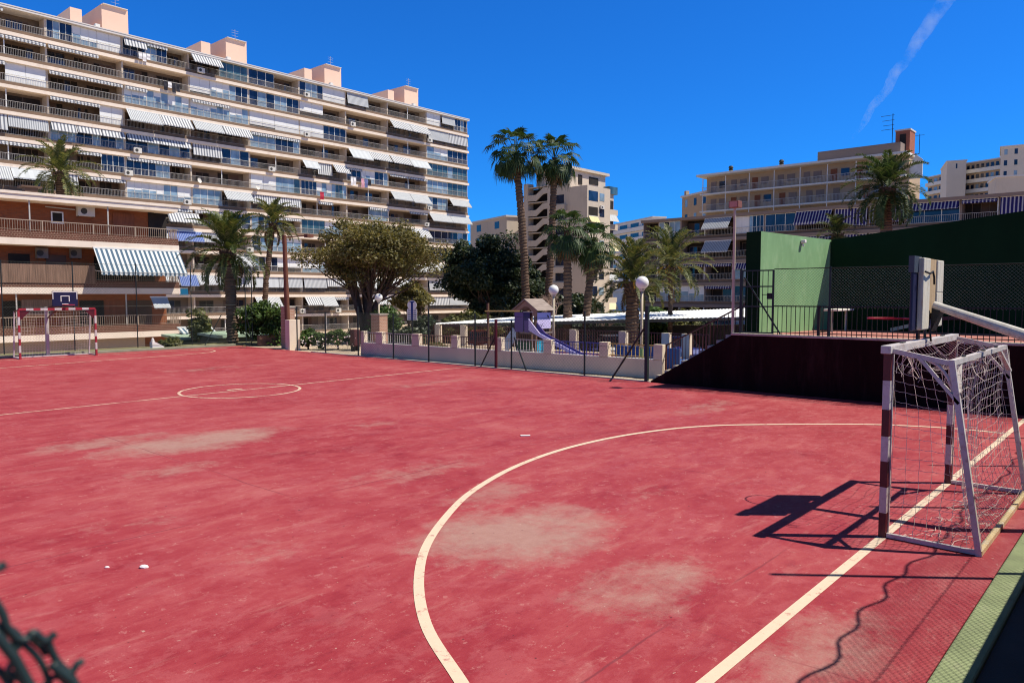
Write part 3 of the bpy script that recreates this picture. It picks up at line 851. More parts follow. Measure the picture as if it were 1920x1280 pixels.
# stair behind the sloping end
m = MB(); n = 9
for i in range(n):
    y0 = 11.7 - i * (2.5 / n); m.box(RX + .27, y0 - 2.5 / n, -.3, 20.75, y0, .02 + (i + 1) * (UZ - .02) / n * .98)
struct(m.build('steps', MT['conc']))
t = thing('stair_railing', 'maroon picket railing climbing beside the steps to the raised court', 'railing', (20.86, 11.7, 0))
m = MB()
A = Vector((20.86, 12.0, 0.0)); B = Vector((20.86, 9.0, UZ)); m.beam(A + Vector((0, 0, 1.02)), B + Vector((0, 0, 1.02)), .04); m.beam(A + Vector((0, 0, .1)), B + Vector((0, 0, .1)), .03)
for k in range(27):
    q = A.lerp(B, k / 26); m.beam(q + Vector((0, 0, .1)), q + Vector((0, 0, 1.0)), .016)
m.build('picket_panel', MT['maroon_rail'], t, world=True)
for k in (0, 1):
    q = A.lerp(B, k); m = MB(); m.beam(q + Vector((0, 0, -.1)), q + Vector((0, 0, 1.06)), .05); m.build('post', MT['maroon_rail'], t, world=True)

# green fronton
a = atx(1424, 435, 20.05); b = gp(1568, 617, UZ)
FLx, FLy = 20.05, 8.62; FRx, FRy = 24.6, 8.30
t = thing('fronton_wall', 'light green sunlit ball court wall with small lamp near the top', 'wall', (FLx, FLy, UZ))
zt1, zt2 = 4.36, 4.36
m = MB(); m.prism([(FLx, FLy, UZ - .2), (FRx + .3, FRy - .02, UZ - .2), (FRx + .3, FRy - .02, zt2), (FLx, FLy, zt1)], (.03, .42, 0))
m.build('wall', MT['green_wall'], t, world=True)
m = MB(); m.prism([(FLx - .03, FLy - .001, UZ - .2), (FLx - .004, FLy - .001, UZ - .2), (FLx - .004, FLy - .001, zt1 + .002), (FLx - .03, FLy - .001, zt1 + .002)], (.03, .425, 0)); m.build('shade_end_face', MT['green_shade'], t, world=True)  # thin face added over the wall end, its shade put into the colour
q = aty(1501, 453, 8.47); m = MB(); m.box(q.x - .07, q.y - .16, q.z - .05, q.x + .07, q.y - .03, q.z + .05); m.beam((q.x, q.y - .05, q.z - .05), (q.x, q.y - .10, q.z - .15), .05); bevel(m.build('wall_lamp', MT['white'], t, world=True), .02)
t = thing('fronton_wall', 'green side wall of the ball court darkened with painted shade', 'wall', (FRx, 4, UZ))
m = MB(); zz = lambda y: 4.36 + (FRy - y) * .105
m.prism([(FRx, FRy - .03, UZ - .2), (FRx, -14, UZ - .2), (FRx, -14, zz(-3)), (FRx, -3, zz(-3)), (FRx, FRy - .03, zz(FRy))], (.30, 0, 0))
m.build('wall', MT['green_shade'], t, world=True)  # side wall carries its shade in the base colour
# bench by the corner
p = gp(1530, 616, UZ)
t = thing('bench', 'white topped bench in the dark corner of the raised court', 'bench', (23.3, 7.55, UZ))
m = MB(); m.box(-.75, -.2, .62, .75, .2, .68); bevel(m.build('seat', MT['white'], t), .01)
for x in (-.6, .6):
    m = MB(); m.tube([(x, 0, 0), (x, 0, .619)], .03, 8); m.build('leg', MT['rail_white'], t)
t = thing('barrier_bar', 'red and pale bar leaning low against the shaded green wall', 'bar', (24.0, 5.6, UZ))
m = MB(); m.beam((0, .7, .06), (.35, -.6, .42), .06, .10); m.beam((.35, -.6, .42), (.45, -1.3, .45), .06, .10, 1); m.build('bar', [MT['pole_beige'], MT['red_steel']], t)

# tall fence with gate on top of the retaining wall
UX = RX + .12
t = thing('chain_link_fence', 'tall dark chain link fence with picket panels on top of the maroon wall', 'fence', (UX, 5, UZ))
fz = 3.30
for px in (1388, 1555, 1735, 1995):
    q = atx(px, 600, UX); post_mb((UX, q.y, UZ + .03), fz - UZ, .032).build('post', MT['fence_green'], t, world=True)
for px in (1535, 1721):
    q = atx(px, 600, UX); m = MB(); m.box(UX - .03, q.y - .03, UZ + .03, UX + .03, q.y + .03, UZ + .82); m.build('picket_post', MT['black'], t, world=True)
yL = atx(1450, 600, UX).y; yg = atx(1384, 600, UX).y
m = MB(); chain(m, (UX + .05, -8), (UX + .05, yL), UZ + .75, fz, .055, .0034); m.build('chain_mesh', MT['link_pale'], t, world=True)
m = MB(); y = -8
while y < yL:
    m.beam((UX, y, UZ + .04), (UX, y, UZ + .80), .014); y += .118
m.box(UX - .012, -8, UZ + .78, UX + .012, yL, UZ + .81); m.box(UX - .012, -8, UZ + .09, UX + .012, yL, UZ + .11)
m.build('picket_panel', MT['black'], t, world=True)
m = MB(); m.tube([(UX, -8, fz), (UX, yL, fz)], .012, 5); m.build('top_rail', MT['fence_green'], t, world=True)
m = MB(); a = atx(1396, 520, UX); b = atx(1463, 628, UX); m.tube([a, (UX, b.y, UZ + .05)], .022, 6); m.build('brace', MT['fence_green'], t, world=True)
t = thing('gate', 'narrow dark barred gate in front of the light green wall', 'gate', (UX, yg, UZ))
m = MB(); w0, w1 = yL + .02, yg - .10
for y in (w0, w1): m.beam((UX, y, UZ + .05), (UX, y, fz - .02), .045)
for z in (UZ + .07, UZ + .78, UZ + 1.32, fz - .03): m.beam((UX, w0, z), (UX, w1, z), .035)
m.build('gate_frame', MT['fence_green'], t, world=True)
m = MB()
for k in range(1, 6): y = w0 + (w1 - w0) * k / 6; m.beam((UX, y, UZ + .07), (UX, y, fz - .03), .014)
m.build('bar_panel', MT['fence_green'], t, world=True)
m = MB(); m.box(UX - .03, w0 + .03, UZ + .98, UX + .03, w0 + .16, UZ + 1.14); m.beam((UX - .06, w0 + .1, UZ + 1.1), (UX - .06, w0 + .28, UZ + 1.1), .02); m.build('lock', MT['black'], t, world=True)
# side return of the fence towards the steps
# floodlight
q = atx(1382, 590, RX + .12); top = atd(1384, 388, (Vector((q.x, q.y, 0)).dot(Vector((math.cos(YAW), math.sin(YAW), 0)))))
t = thing('floodlight', 'tall thin beige floodlight pole beside the barred gate', 'floodlight', (q.x, q.y + .12, UZ))
m = MB(); m.tube([(0, 0, 0), (0, 0, top.z - UZ)], [.045, .035], 10); m.build('pole', MT['pole_beige'], t)
m = MB(); m.box(-.10, -.14, top.z - UZ - .02, .16, .14, top.z - UZ + .17); bevel(m.build('lamp_housing', M_plain('lamp_housing', (.22, .085, .06), .6, .1, 2), t), .015)
m = MB(); m.box(-.104, -.115, top.z - UZ + .0, -.1005, .115, top.z - UZ + .15); m.build('lamp_glass', M_plain('lamp_lens', (.50, .22, .16), .3, .1, 2), t)

# ================================================================ playground
W0, W1 = Vector((19.65, 26.0)), Vector((20.5, 12.5))
wd = (W1 - W0).normalized()
def on_wall(px):
    d, _ = ray(px, 600); d2 = Vector((d.x, d.y)); e = W1 - W0
    det = d2.x * (-e.y) - (-e.x) * d2.y
    tt = (d2.x * W0.y - d2.y * W0.x) / det
    return tt * e.length
t = thing('playground_wall', 'low pale wall with square pillars and coloured railings round the playground', 'wall', (19.65, 26.0, 0), math.atan2(wd.y, wd.x))
pil = [(676, 682), (704, 716), (772, 785), (846, 857), (932, 940), (1019, 1034), (1124, 1140), (1226, 1243)]
S = [(on_wall(a), on_wall(b)) for a, b in pil]
m = MB(); m.box(S[0][0], 0, -.2, S[-1][1], .18, .56); m.build('wall', MT['wall_pale'], t)
for a, b in S:
    m = MB(); m.box(a, -.012, .57, b, .20, 1.06); bevel(m.build('pillar', MT['wall_pale'], t), .01)
m = MB()
for i in range(7): m.box(S[i][1] + .003, -.01, .561, S[i + 1][0] - .003, .19, .585)
m.build('wall_capping', MT['white'], t)
rc = ['rail_white', 'rail_white', 'brown_rail', 'maroon_rail', 'rail_white', 'blue_plastic', 'yellow']
for i in range(7):
    a, b = S[i][1], S[i + 1][0]; m = MB()
    m.box(a, .075, 1.0, b, .105, 1.03); m.box(a, .075, .63, b, .105, .65)
    n = max(3, int((b - a) / .13))
    for k in range(1, n): x = a + (b - a) * k / n; m.beam((x, .09, .585), (x, .09, 1.0), .018)
    o = m.build('railing', MT[rc[i]], t)
    if i in (2, 3, 5, 6): o['label'] = {2: 'brown railing panel', 3: 'maroon railing panel', 5: 'blue railing panel', 6: 'yellow railing panel'}[i]
# second wall line at the back of the playground
t = thing('playground_fence', 'rear playground fence of pale pillars and dark pickets before the carport', 'fence', (27.8, 26, 0))
for px in (669 + 30, 822, 870, 1076, 1169, 1250, 1288):
    q = atx(px, 622, 27.8)
    m = MB(); m.box(27.68, q.y - .18, -.1, 27.92, q.y + .18, 1.02); bevel(m.build('pillar', MT['wall_pale'], t, world=True), .01)
ya = atx(800, 622, 27.8).y; yb_ = atx(1330, 622, 27.8).y
m = MB(); m.box(27.74, yb_, .98, 27.78, ya, 1.02); m.box(27.74, yb_, .12, 27.78, ya, .16); y = yb_
while y < ya: m.beam((27.76, y, .0), (27.76, y, 1.0), .022); y += .14
m.build('picket_panel', MT['maroon_rail'], t, world=True)
m = MB(); m.box(20.9, 13.4, -.016, 27.6, 17.2, -.004); struct(m.build('playground_floor_blue', MT['blue_floor']))
m = MB(); m.box(20.9, 17.21, -.016, 27.6, 21.5, -.004); struct(m.build('playground_floor_maroon', MT['maroon_floor']))

def playhouse():
    D = 29.5
    q = atd(1000, 640, D); o = Vector((q.x, q.y, 0))
    t = thing('playhouse_slide', 'purple playground tower with timber roof and a blue slide', 'slide', (o.x, o.y, 0))
    # local axes are the court's: -x is the gable side facing the court, -y the sunny side with the slide
    pf = 1.18; hw, hd = .46, .50
    for x in (-hw + .04, hw - .04):
        for y in (-hd + .04, hd - .04):
            m = MB(); m.box(x - .045, y - .045, 0, x + .045, y + .045, 2.06); m.build('post', MT['timber_dark'], t)
    m = MB(); m.box(-hw + .09, -hd + .09, pf - .09, hw - .09, hd - .09, pf); m.box(-hw - .06, -hd - .02, pf - .07, hw + .10, -hd - .004, pf - .01); m.build('platform', MT['timber'], t)
    m = MB(); zr, ze = 2.42, 2.06; ov = .10
    m.prism([(-hw - ov, -hd - .14, ze - .05), (-hw - ov, 0, zr), (-hw - ov, 0, zr + .045), (-hw - ov, -hd - .19, ze - .05)], (2 * hw + 2 * ov, 0, 0))
    m.prism([(-hw - ov, hd + .19, ze - .05), (-hw - ov, .001, zr + .045), (-hw - ov, .001, zr), (-hw - ov, hd + .14, ze - .05)], (2 * hw + 2 * ov, 0, 0))
    m.build('roof', MT['timber'], t)
    arch = [(-hw - .02, .34 * math.cos(a * math.pi / 10), 1.82 + .34 * math.sin(a * math.pi / 10)) for a in range(11)]
    for nm, x in (('gable', -hw - .02), ('gable', hw - .01)):
        m = MB(); m.prism([(x, -hd - .10, ze - .06), (x, 0, zr - .03), (x, hd + .10, ze - .06), (x, hd + .02, 1.75)] + [(x, p[1], p[2]) for p in arch] + [(x, -hd - .02, 1.75)], (.03, 0, 0)); m.build(nm, M_plain('gable_board', (.30, .19, .13), .8, .2, 2), t)
    m = MB(); m.box(-hw + .09, -hd - .012, pf + .12, hw - .0, -hd + .015, 1.93); pn = m.build('side_panel', MT['lilac'], t); pn['label'] = 'lilac panel with dark insect picture'
    m = MB()
    for x, z, r in ((.30, 1.76, .045), (.25, 1.80, .035), (-.12, 1.42, .03), (-.20, 1.46, .022), (-.05, 1.48, .022), (-.14, 1.36, .022), (-.02, 1.40, .022)): m.prism([(x + r * math.cos(k), -hd - .016, z + r * .9 * math.sin(k)) for k in np.arange(0, 6.28, .7)], (0, .0035, 0))
    m.build('panel_picture', MT['navy'], pn)
    m = MB(); m.box(-hw, hd - .02, pf + .04, hw, hd + .01, 1.93); m.build('side_panel', MT['purple'], t)
    m = MB(); m.box(-hw - .03, .12, pf - .02, -hw - .002, hd + .06, 1.93); m.build('front_panel', MT['purple'], t)
    m = MB(); m.box(-hw - .03, -.22, pf - .02, -hw - .002, .05, 1.62); m.build('front_panel', MT['purple'], t)
    m = MB(); m.beam((-hw - .01, -.4, 1.95), (-hw - .01, .12, 1.95), .03); m.build('grab_bar', MT['rail_white'], t)
    # slide drops along the sunny side
    P = [Vector((-hw - .10, -hd + .12 - 2.55 * (k / 14), pf + .14 - (pf - .22) * min(1, (k / 14) ** .92 * 1.04) )) for k in range(15)]
    w = Vector((.15, 0, 0)); m = MB()
    for i in range(14):
        a, b = P[i], P[i + 1]; e = Vector((0, 0, -.03)); m.prism([a - w, a + w, a + w + e, a - w + e], b - a, 0)
    m.build('slide_bed', MT['blue_plastic'], t)
    for sgn in (-1, 1):
        m = MB()
        for i in range(14):
            a, b = P[i] + w * sgn, P[i + 1] + w * sgn; h0 = .38 - .10 * i if i < 3 else .08; h1 = .38 - .10 * (i + 1) if i < 2 else .08
            m.prism([a + Vector((0, 0, -.06)), b + Vector((0, 0, -.06)), b + Vector((0, 0, h1)), a + Vector((0, 0, h0))], Vector((.035, 0, 0)) * sgn)
        m.build('slide_side', MT['purple'] if sgn > 0 else MT['lilac'], t)
    m = MB()
    for x in (-.16, .16): m.beam((P[-1].x + x, P[-1].y + .1, 0), (P[-1].x + x, P[-1].y + .1, P[-1].z - .06), .05)
    m.build('slide_foot', MT['rail_white'], t)
    m = MB(); m.beam((-hw + .1, hd + .1, pf), (-hw - .05, hd + .95, .05), .42, .05, up=(1, 0, 0)); m.build('climbing_ramp', M_plain('pale_ramp', (.52, .62, .66), .5, .1, 2), t)
    m = MB(); m.box(-hw + .1, -hd - .0, .12, -.06, -hd + .03, .82); m.box(-.02, -hd, .12, .12, -hd + .03, .82); m.build('lower_panel', MT['cyan_plastic'], t)
    m = MB(); m.box(-hw - .02, -.3, .1, -hw, hd, .8); m.build('lower_panel', M_plain('dark_green_panel', (.03, .10, .05), .6, .1, 2), t)
playhouse()
t = thing('play_panel', 'low blue panel wall beside the foot of the slide', 'play equipment', (23.4, 14.4, 0))
m = MB(); m.box(-.04, -1.5, .0, .04, 1.2, .74); bevel(m.build('panel', MT['blue_floor'], t), .02)
for y in (-1.4, 1.1):
    m = MB(); m.box(.041, y - .04, 0, .11, y + .04, .80); m.build('post', MT['blue_plastic'], t)
# post seen left of the tower
q = atd(916, 640, 28.5)
t = thing('swing_post', 'maroon post with crossbar standing left of the playground tower', 'play equipment', (q.x, q.y, 0))
m = MB(); m.tube([(0, 0, 0), (.02, .05, 2.3)], .05, 8); m.build('post', MT['timber_dark'], t)
m = MB(); m.beam((-.1, .1, 2.0), (.85, -.85, 2.0), .05); m.build('crossbar', MT['yellow'], t)

# ================================================================ street lamps
def lamp(px, py, D, h, label, r, green=False):
    q = atd(px, py, D)
    t = thing('street_lamp', label, 'street lamp', (q.x, q.y, q.z - h), 0, 'globe street lamps')
    m = MB(); m.tube([(0, 0, 0), (0, 0, h - r + .02)], [.055, .045], 10); m.build('pole', MT['pole_beige'], t, smooth=True)
    if green:
        m = MB(); m.tube([(0, 0, 0), (0, 0, .85)], .075, 10); m.build('pole_sleeve', MT['green_wall'], t)
    m = MB(); m.lathe([(.05, h - r - .07), (.09, h - r - .03), (.11, h - r + .03)], 14); m.build('collar', MT['galv'], t, smooth=True)
    m = MB(); m.sphere((0, 0, h), r, 24); m.build('globe', MT['globe'], t, smooth=True)
lamp(1204, 530, 25.5, 3.1, 'white globe street lamp with green base beside the playground', .225, True)
lamp(1038, 543.5, 33, 2.95, 'white globe street lamp just right of the purple tower', .225)
lamp(710, 557.5, 40, 2.2, 'small white globe lamp above the brick pillar', .21)

# ================================================================ brick pillars, white pier, poles, sign
def pillar(name, label, cat, px0, px1, pyt, D, zb, mat, dep=.75):
    a = atd(px0, pyt, D); b = atd(px1, pyt, D); c = (a + b) / 2; w = (b - a).length
    return c, w
c, w = pillar('', '', '', 524, 548, 575, 38.5, 0, None)
q = atd(544, 650, 37.0)
t = thing('gate_pillar', 'reddish brick gate pillar beside the leaning brown pole', 'pillar', (q.x, q.y, 0))
m = MB(); m.box(-.05, -.02, -.2, .28, .72, 1.98); m.build('shaft', MT['brick_pillar'], t)
m = MB(); m.box(-.08, -.05, 1.981, .31, .75, 2.05); m.build('capping', MT['conc'], t)
t = thing('boundary_pier', 'white painted pier at the corner of the red court', 'pillar', (19.70, 31.75, 0))
m = MB(); m.box(-.09, -.1, -.2, .50, .28, 1.42); bevel(m.build('shaft', MT['wall_pale'], t), .01)
t = thing('boundary_wall', 'low brown wall running from the brick pillar past the palm', 'wall', (21, 35.7, 0))
m = MB(); m.box(20.3, 35.6, -.3, 22.2, 35.85, .50); m.build('wall', M_plain('brown_wall', (.15, .08, .055), .9, .2, 1), t, world=True)
b = atd(541, 655, 36.8); tp = atd(533, 441, 36.8)
t = thing('lighting_pole', 'tall leaning rusty brown pole at the corner of the court', 'pole', (b.x, b.y, 0))
m = MB(); m.tube([(b.x, b.y, -.1), (tp.x, tp.y, tp.z)], [.14, .10], 12); m.build('pole', MT['pole_brown'], t, world=True)
m = MB(); m.beam((tp.x, tp.y, tp.z - .1), (tp.x + .9, tp.y - .7, tp.z + .0), .06); m.box(tp.x + .75, tp.y - .85, tp.z - .1, tp.x + 1.1, tp.y - .55, tp.z + .06); m.build('arm', MT['pole_brown'], t, world=True)
c = atd(711, 590, 39); 
t = thing('gate_pillar', 'pale pink brick pillar under the small globe lamp', 'pillar', (c.x, c.y, c.z))
m = MB(); m.box(-.3, -.3, -2.6, .3, .3, 0); m.build('shaft', MT['brick_pillar'], t)
m = MB(); m.box(-.34, -.34, .001, .34, .34, .07); m.build('capping', MT['conc'], t)
t.rotation_euler = (0, 0, R(8))
c = atd(773, 640, 33)
t = thing('signpost', 'dark post with round white and blue sign above a white list board', 'sign', (c.x, c.y, 0), R(-55))
zs = atd(773, 572, 33).z; zb1 = atd(773, 580, 33).z; zb0 = atd(773, 600, 33).z
m = MB(); m.tube([(0, .05, -.1), (0, .05, zs + .35)], .035, 8); m.build('post', MT['black'], t)
m = MB(); m.prism([(.21 * math.cos(k * math.pi / 12), 0, zs + .0 + .21 * math.sin(k * math.pi / 12)) for k in range(24)], (0, .02, 0)); sg = m.build('round_sign', MT['white'], t)
m = MB(); m.box(-.045, -.012, zs - .19, .045, -.003, zs + .12); m.box(-.11, -.012, zs + .121, .11, -.003, zs + .17); m.build('sign_symbol', MT['sign_blue'], sg)
m = MB(); m.box(-.22, 0, zb0, .22, .02, zb1 + .02); bd = m.build('list_board', MT['white'], t)
m = MB()
for k in range(5):
    z = zb0 + .03 + k * (zb1 - zb0) / 5
    for x0, x1 in ((-.19, -.06), (.06, .19)): m.box(x0, -.008, z, x1, -.002, z + .03)
m.box(-.045, -.010, zb0, .045, -.001, zb1 + .02)
m.build('board_rows', MT['sign_blue'], bd)
q = atd(666, 650, 35.5)
t = thing('litter_bin', 'dark maroon litter bin at the end of the playground wall', 'bin', (q.x, q.y, -.05))
m = MB(); m.box(-.17, -.17, .25, .17, .17, 1.02); bevel(m.build('body', MT['maroon_rail'], t), .02)
for x in (-.12, .12):
    m = MB(); m.box(x - .02, -.15, 0, x + .02, .15, .249); m.build('leg', MT['black'], t)

# ================================================================ carport and parked cars
A = atd(800, 607.5, 45); B = atd(1425, 593, 40); Cc = atd(960, 594.5, 51); Dd = atd(1425, 576.5, 46)
A2 = A.lerp(B, 0.0)
t = thing('carport', 'long white corrugated carport roof over dark parking behind the playground', 'carport', ((A.x + B.x) / 2, (A.y + B.y) / 2, -1.2))
m = MB(); n = 240; prof = []
def edge(u): return A.lerp(B, u), Cc.lerp(Dd, u)
up = Vector((0, 0, 1)); rows = []
for i in range(n + 1):
    f, b_ = edge(i / n); hgt = .016 * math.sin(i * math.pi * 2 / 3)
    rows.append((f + up * hgt, b_ + up * hgt, f + up * (hgt - .02), b_ + up * (hgt - .02)))
for i in range(n):
    p, q = rows[i], rows[i + 1]
    m.quad(p[0], q[0], q[1], p[1]); m.quad(p[2], p[3], q[3], q[2]); m.quad(p[2], q[2], q[0], p[0]); m.quad(p[1], q[1], q[3], p[3])
m.build('roof_sheet', MT['sheet_roof'], t, world=True)
m = MB(); m.beam(A - up * .12, B - up * .12, .08, .14); m.beam(Cc - up * .12, Dd - up * .12, .08, .14); m.beam(A - up * .12, Cc - up * .12, .08, .1); m.build('roof_beam', MT['carport_dark'], t, world=True)
for i in range(8):
    f, b_ = edge(.03 + i * .134); p = f.lerp(b_, .6); p2 = f.lerp(b_, .04)
    m = MB(); m.beam((p.x, p.y, -1.5), (p.x, p.y, p.z - .15), .11); m.beam((p.x, p.y, p.z - .45), (p2.x, p2.y, p2.z - .14), .06); m.build('column', MT['carport_dark'], t, world=True)
m = MB(); f0, b0 = edge(0.0); f1, b1 = edge(1.0)
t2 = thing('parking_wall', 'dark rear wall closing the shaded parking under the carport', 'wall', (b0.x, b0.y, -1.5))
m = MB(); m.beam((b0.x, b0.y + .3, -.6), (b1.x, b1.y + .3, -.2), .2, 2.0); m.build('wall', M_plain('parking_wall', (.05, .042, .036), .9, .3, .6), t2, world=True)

def car(px, py, D, zb, rz, paint, label):
    q = atd(px, py, D)
    t = thing('parked_car', label, 'car', (q.x, q.y, zb), rz, 'cars parked under the carport')
    L, Wd = 4.1, .84
    prof = [(-2.05, .35), (-2.03, .78), (-1.95, .90), (-1.1, .98), (1.55, .98), (1.98, .86), (2.05, .6), (2.03, .32)]
    m = MB(); bm = bmesh.new()
    def loft(sections, mat, name, sub=1):
        mb = MB(); k = len(sections[0]); vs_ = [p for s_ in sections for p in s_]; fs = []
        for i in range(len(sections) - 1):
            for j in range(k): j2 = (j + 1) % k; fs.append((i * k + j, i * k + j2, (i + 1) * k + j2, (i + 1) * k + j))
        fs.append(tuple(range(k))[::-1]); fs.append(tuple(range((len(sections) - 1) * k, len(sections) * k)))
        mb.add(vs_, fs); return mb.build(name, mat, t, smooth=False)
    xs = [(-2.05, .38, .70, .72), (-1.95, .30, .88, .80), (-1.2, .27, .97, Wd), (0, .27, .98, Wd), (1.2, .27, .96, Wd), (1.85, .28, .86, .80), (2.08, .36, .66, .70)]
    secs = [[(x, -w * .96, z0), (x, -w, (z0 + z1) / 2), (x, -w * .93, z1), (x, w * .93, z1), (x, w, (z0 + z1) / 2), (x, w * .96, z0)] for x, z0, z1, w in xs]
    bevel(loft(secs, paint, 'body'), .05, 2)
    xs = [(-1.75, .97, .74), (-1.15, 1.40, .62), (.25, 1.45, .62), (1.05, .97, .72)]
    mb = MB(); lo = [(-1.8, -.76, .965), (1.1, -.76, .965), (1.1, .76, .965), (-1.8, .76, .965)]; hi = [(-1.2, -.60, 1.41), (.35, -.60, 1.42), (.35, .60, 1.42), (-1.2, .60, 1.41)]
    mb.add(lo + hi, [(0, 1, 5, 4), (1, 2, 6, 5), (2, 3, 7, 6), (3, 0, 4, 7)]); mb.build('windows', MT['glass'], t)
    mb = MB(); mb.prism([(p[0] * 1.0, p[1], p[2]) for p in hi], (0, 0, .05)); bevel(mb.build('roof', paint, t), .02)
    for x in (-1.3, 1.3):
        for s in (-1, 1):
            mb = MB(); mb.tube([(x, s * .68, .31), (x, s * .87, .31)], .31, 18); w_ = mb.build('wheel', MT['black'], t)
            mb = MB(); mb.tube([(x, s * .871, .31), (x, s * .885, .31)], .19, 12); mb.build('rim', MT['galv'], w_)
    for s in (-1, 1):
        mb = MB(); mb.box(2.0, s * .5 - .17, .60, 2.085, s * .5 + .17, .74); bevel(mb.build('headlight', MT['globe'], t), .02)
    mb = MB(); mb.box(2.03, -.26, .42, 2.09, .26, .53); mb.build('number_plate', MT['white'], t)
    return t
ang = math.atan2(-(math.sin(YAW)), -(math.cos(YAW)))
car(1275, 628, 42, -1.2, ang + .15, M_plain('blue_car_paint', (.02, .04, .22), .25, .05, 1, spec=.6), 'dark blue car parked under the carport furthest right')
car(1150, 628, 43.5, -1.2, ang + .1, M_plain('silver_car_paint', (.45, .45, .46), .25, .05, 1, spec=.6), 'silver car parked under the carport beside the globe lamp')
car(1090, 628, 45, -1.2, ang + .05, M_plain('black_car_paint', (.015, .015, .018), .25, .05, 1, spec=.6), 'black car parked under the carport right of the slide')
car(900, 632, 49, -1.2, ang, M_plain('red_car_paint', (.22, .02, .02), .25, .05, 1, spec=.6), 'dark red car parked under the left end of the carport')
# ================================================================ balcony facades
RB = random.Random(21)
def awning_mesh(x0, x1, zt, drop, out, y0=-.12, val=.16, thick=.015):
    """canvas from a roller at (y0,zt) down and outwards, with a wavy valance; second material = bar and arms"""
    m = MB(); z1 = zt - drop; y1 = y0 - out
    m.prism([(x0, y0, zt), (x0, y1, z1), (x0, y1, z1 - thick), (x0, y0, zt - thick)], (x1 - x0, 0, 0))
    if val:
        n = max(3, int((x1 - x0) / .26)); s = (x1 - x0) / n
        for i in range(n):
            a = x0 + i * s
            v = val
            m.add([(a, y1 - .004, z1), (a + s, y1 - .004, z1), (a + s, y1 - .004, z1 - v * .7), (a + s * .5, y1 - .004, z1 - v), (a, y1 - .004, z1 - v * .7)], [(0, 4, 3, 2, 1), ])
    m.box(x0, y1 - .02, z1 - .03, x1, y1 + .02, z1 - thick - .001, 1)
    m.box(x0 - .02, y0 - .02, zt + .001, x1 + .02, y0 + .09, zt + .10, 1)
    if out > .3:
        for x in (x0 + .04, x1 - .04): m.beam((x, y0, z1 + .1), (x, y1, z1 - .02), .03, .03, 1)
    return m
def glazing_mesh(x0, x1, z0, z1, y=.04, n=4, mid=None, blind=0.0, seam=.05, pale=.28):
    """frame (0), panes (1), blind (2)"""
    m = MB(); f = seam
    for k in range(n):
        xa, xb = x0 + (x1 - x0) * k / n, x0 + (x1 - x0) * (k + 1) / n; m.quad((xa, y, z0), (xb, y, z0), (xb, y, z1), (xa, y, z1), 3 if RB.random() < pale else 1)
    for k in range(n + 1):
        x = x0 + (x1 - x0) * k / n; w = f * (1.3 if k in (0, n) or k % 2 == 0 else .8)
        xa, xb = max(x0, x - w / 2), min(x1, x + w / 2); m.box(xa, y - .03, z0, xb, y + .03, z1, 0)
    for z in [z0 + f / 2, z1 - f / 2] + ([mid] if mid else []):
        for k in range(n):
            xa = x0 + (x1 - x0) * k / n + f * .66; xb = x0 + (x1 - x0) * (k + 1) / n - f * .66
            m.box(xa, y - .025, z - f / 2, xb, y + .025, z + f / 2, 0)
    if blind:
        for k in range(n):
            if RB.random() < .8:
                xa = x0 + (x1 - x0) * k / n + f * .7; xb = x0 + (x1 - x0) * (k + 1) / n - f * .7
                b = blind * RB.choice((.75, 1, 1, 1.15)); m.quad((xa, y - .006, z1 - (z1 - z0) * min(.95, b)), (xb, y - .006, z1 - (z1 - z0) * min(.95, b)), (xb, y - .006, z1 - f), (xa, y - .006, z1 - f), 2)
    return m
def back_window(x0, x1, z0, z1, y):
    m = MB()
    kind = RB.random()
    w = x1 - x0
    a = x0 + w * RB.uniform(.05, .25); b = x1 - w * RB.uniform(.05, .3); h = z0 + (z1 - z0) * RB.uniform(.78, .9)
    n = RB.choice((2, 3, 4))
    m.box(a - .06, y - .05, z0, a, y, h + .06, 0); m.box(b, y - .05, z0, b + .06, y, h + .06, 0); m.box(a, y - .05, h, b, y, h + .06, 0)
    for k in range(n):
        xa, xb = a + (b - a) * k / n, a + (b - a) * (k + 1) / n
        m.quad((xa, y - .02, z0), (xb, y - .02, z0), (xb, y - .02, h), (xa, y - .02, h), RB.choice((1, 2, 2, 3, 2)))
        if k: m.box(xa - .03, y - .04, z0, xa + .03, y - .001, h, 0)
    return m

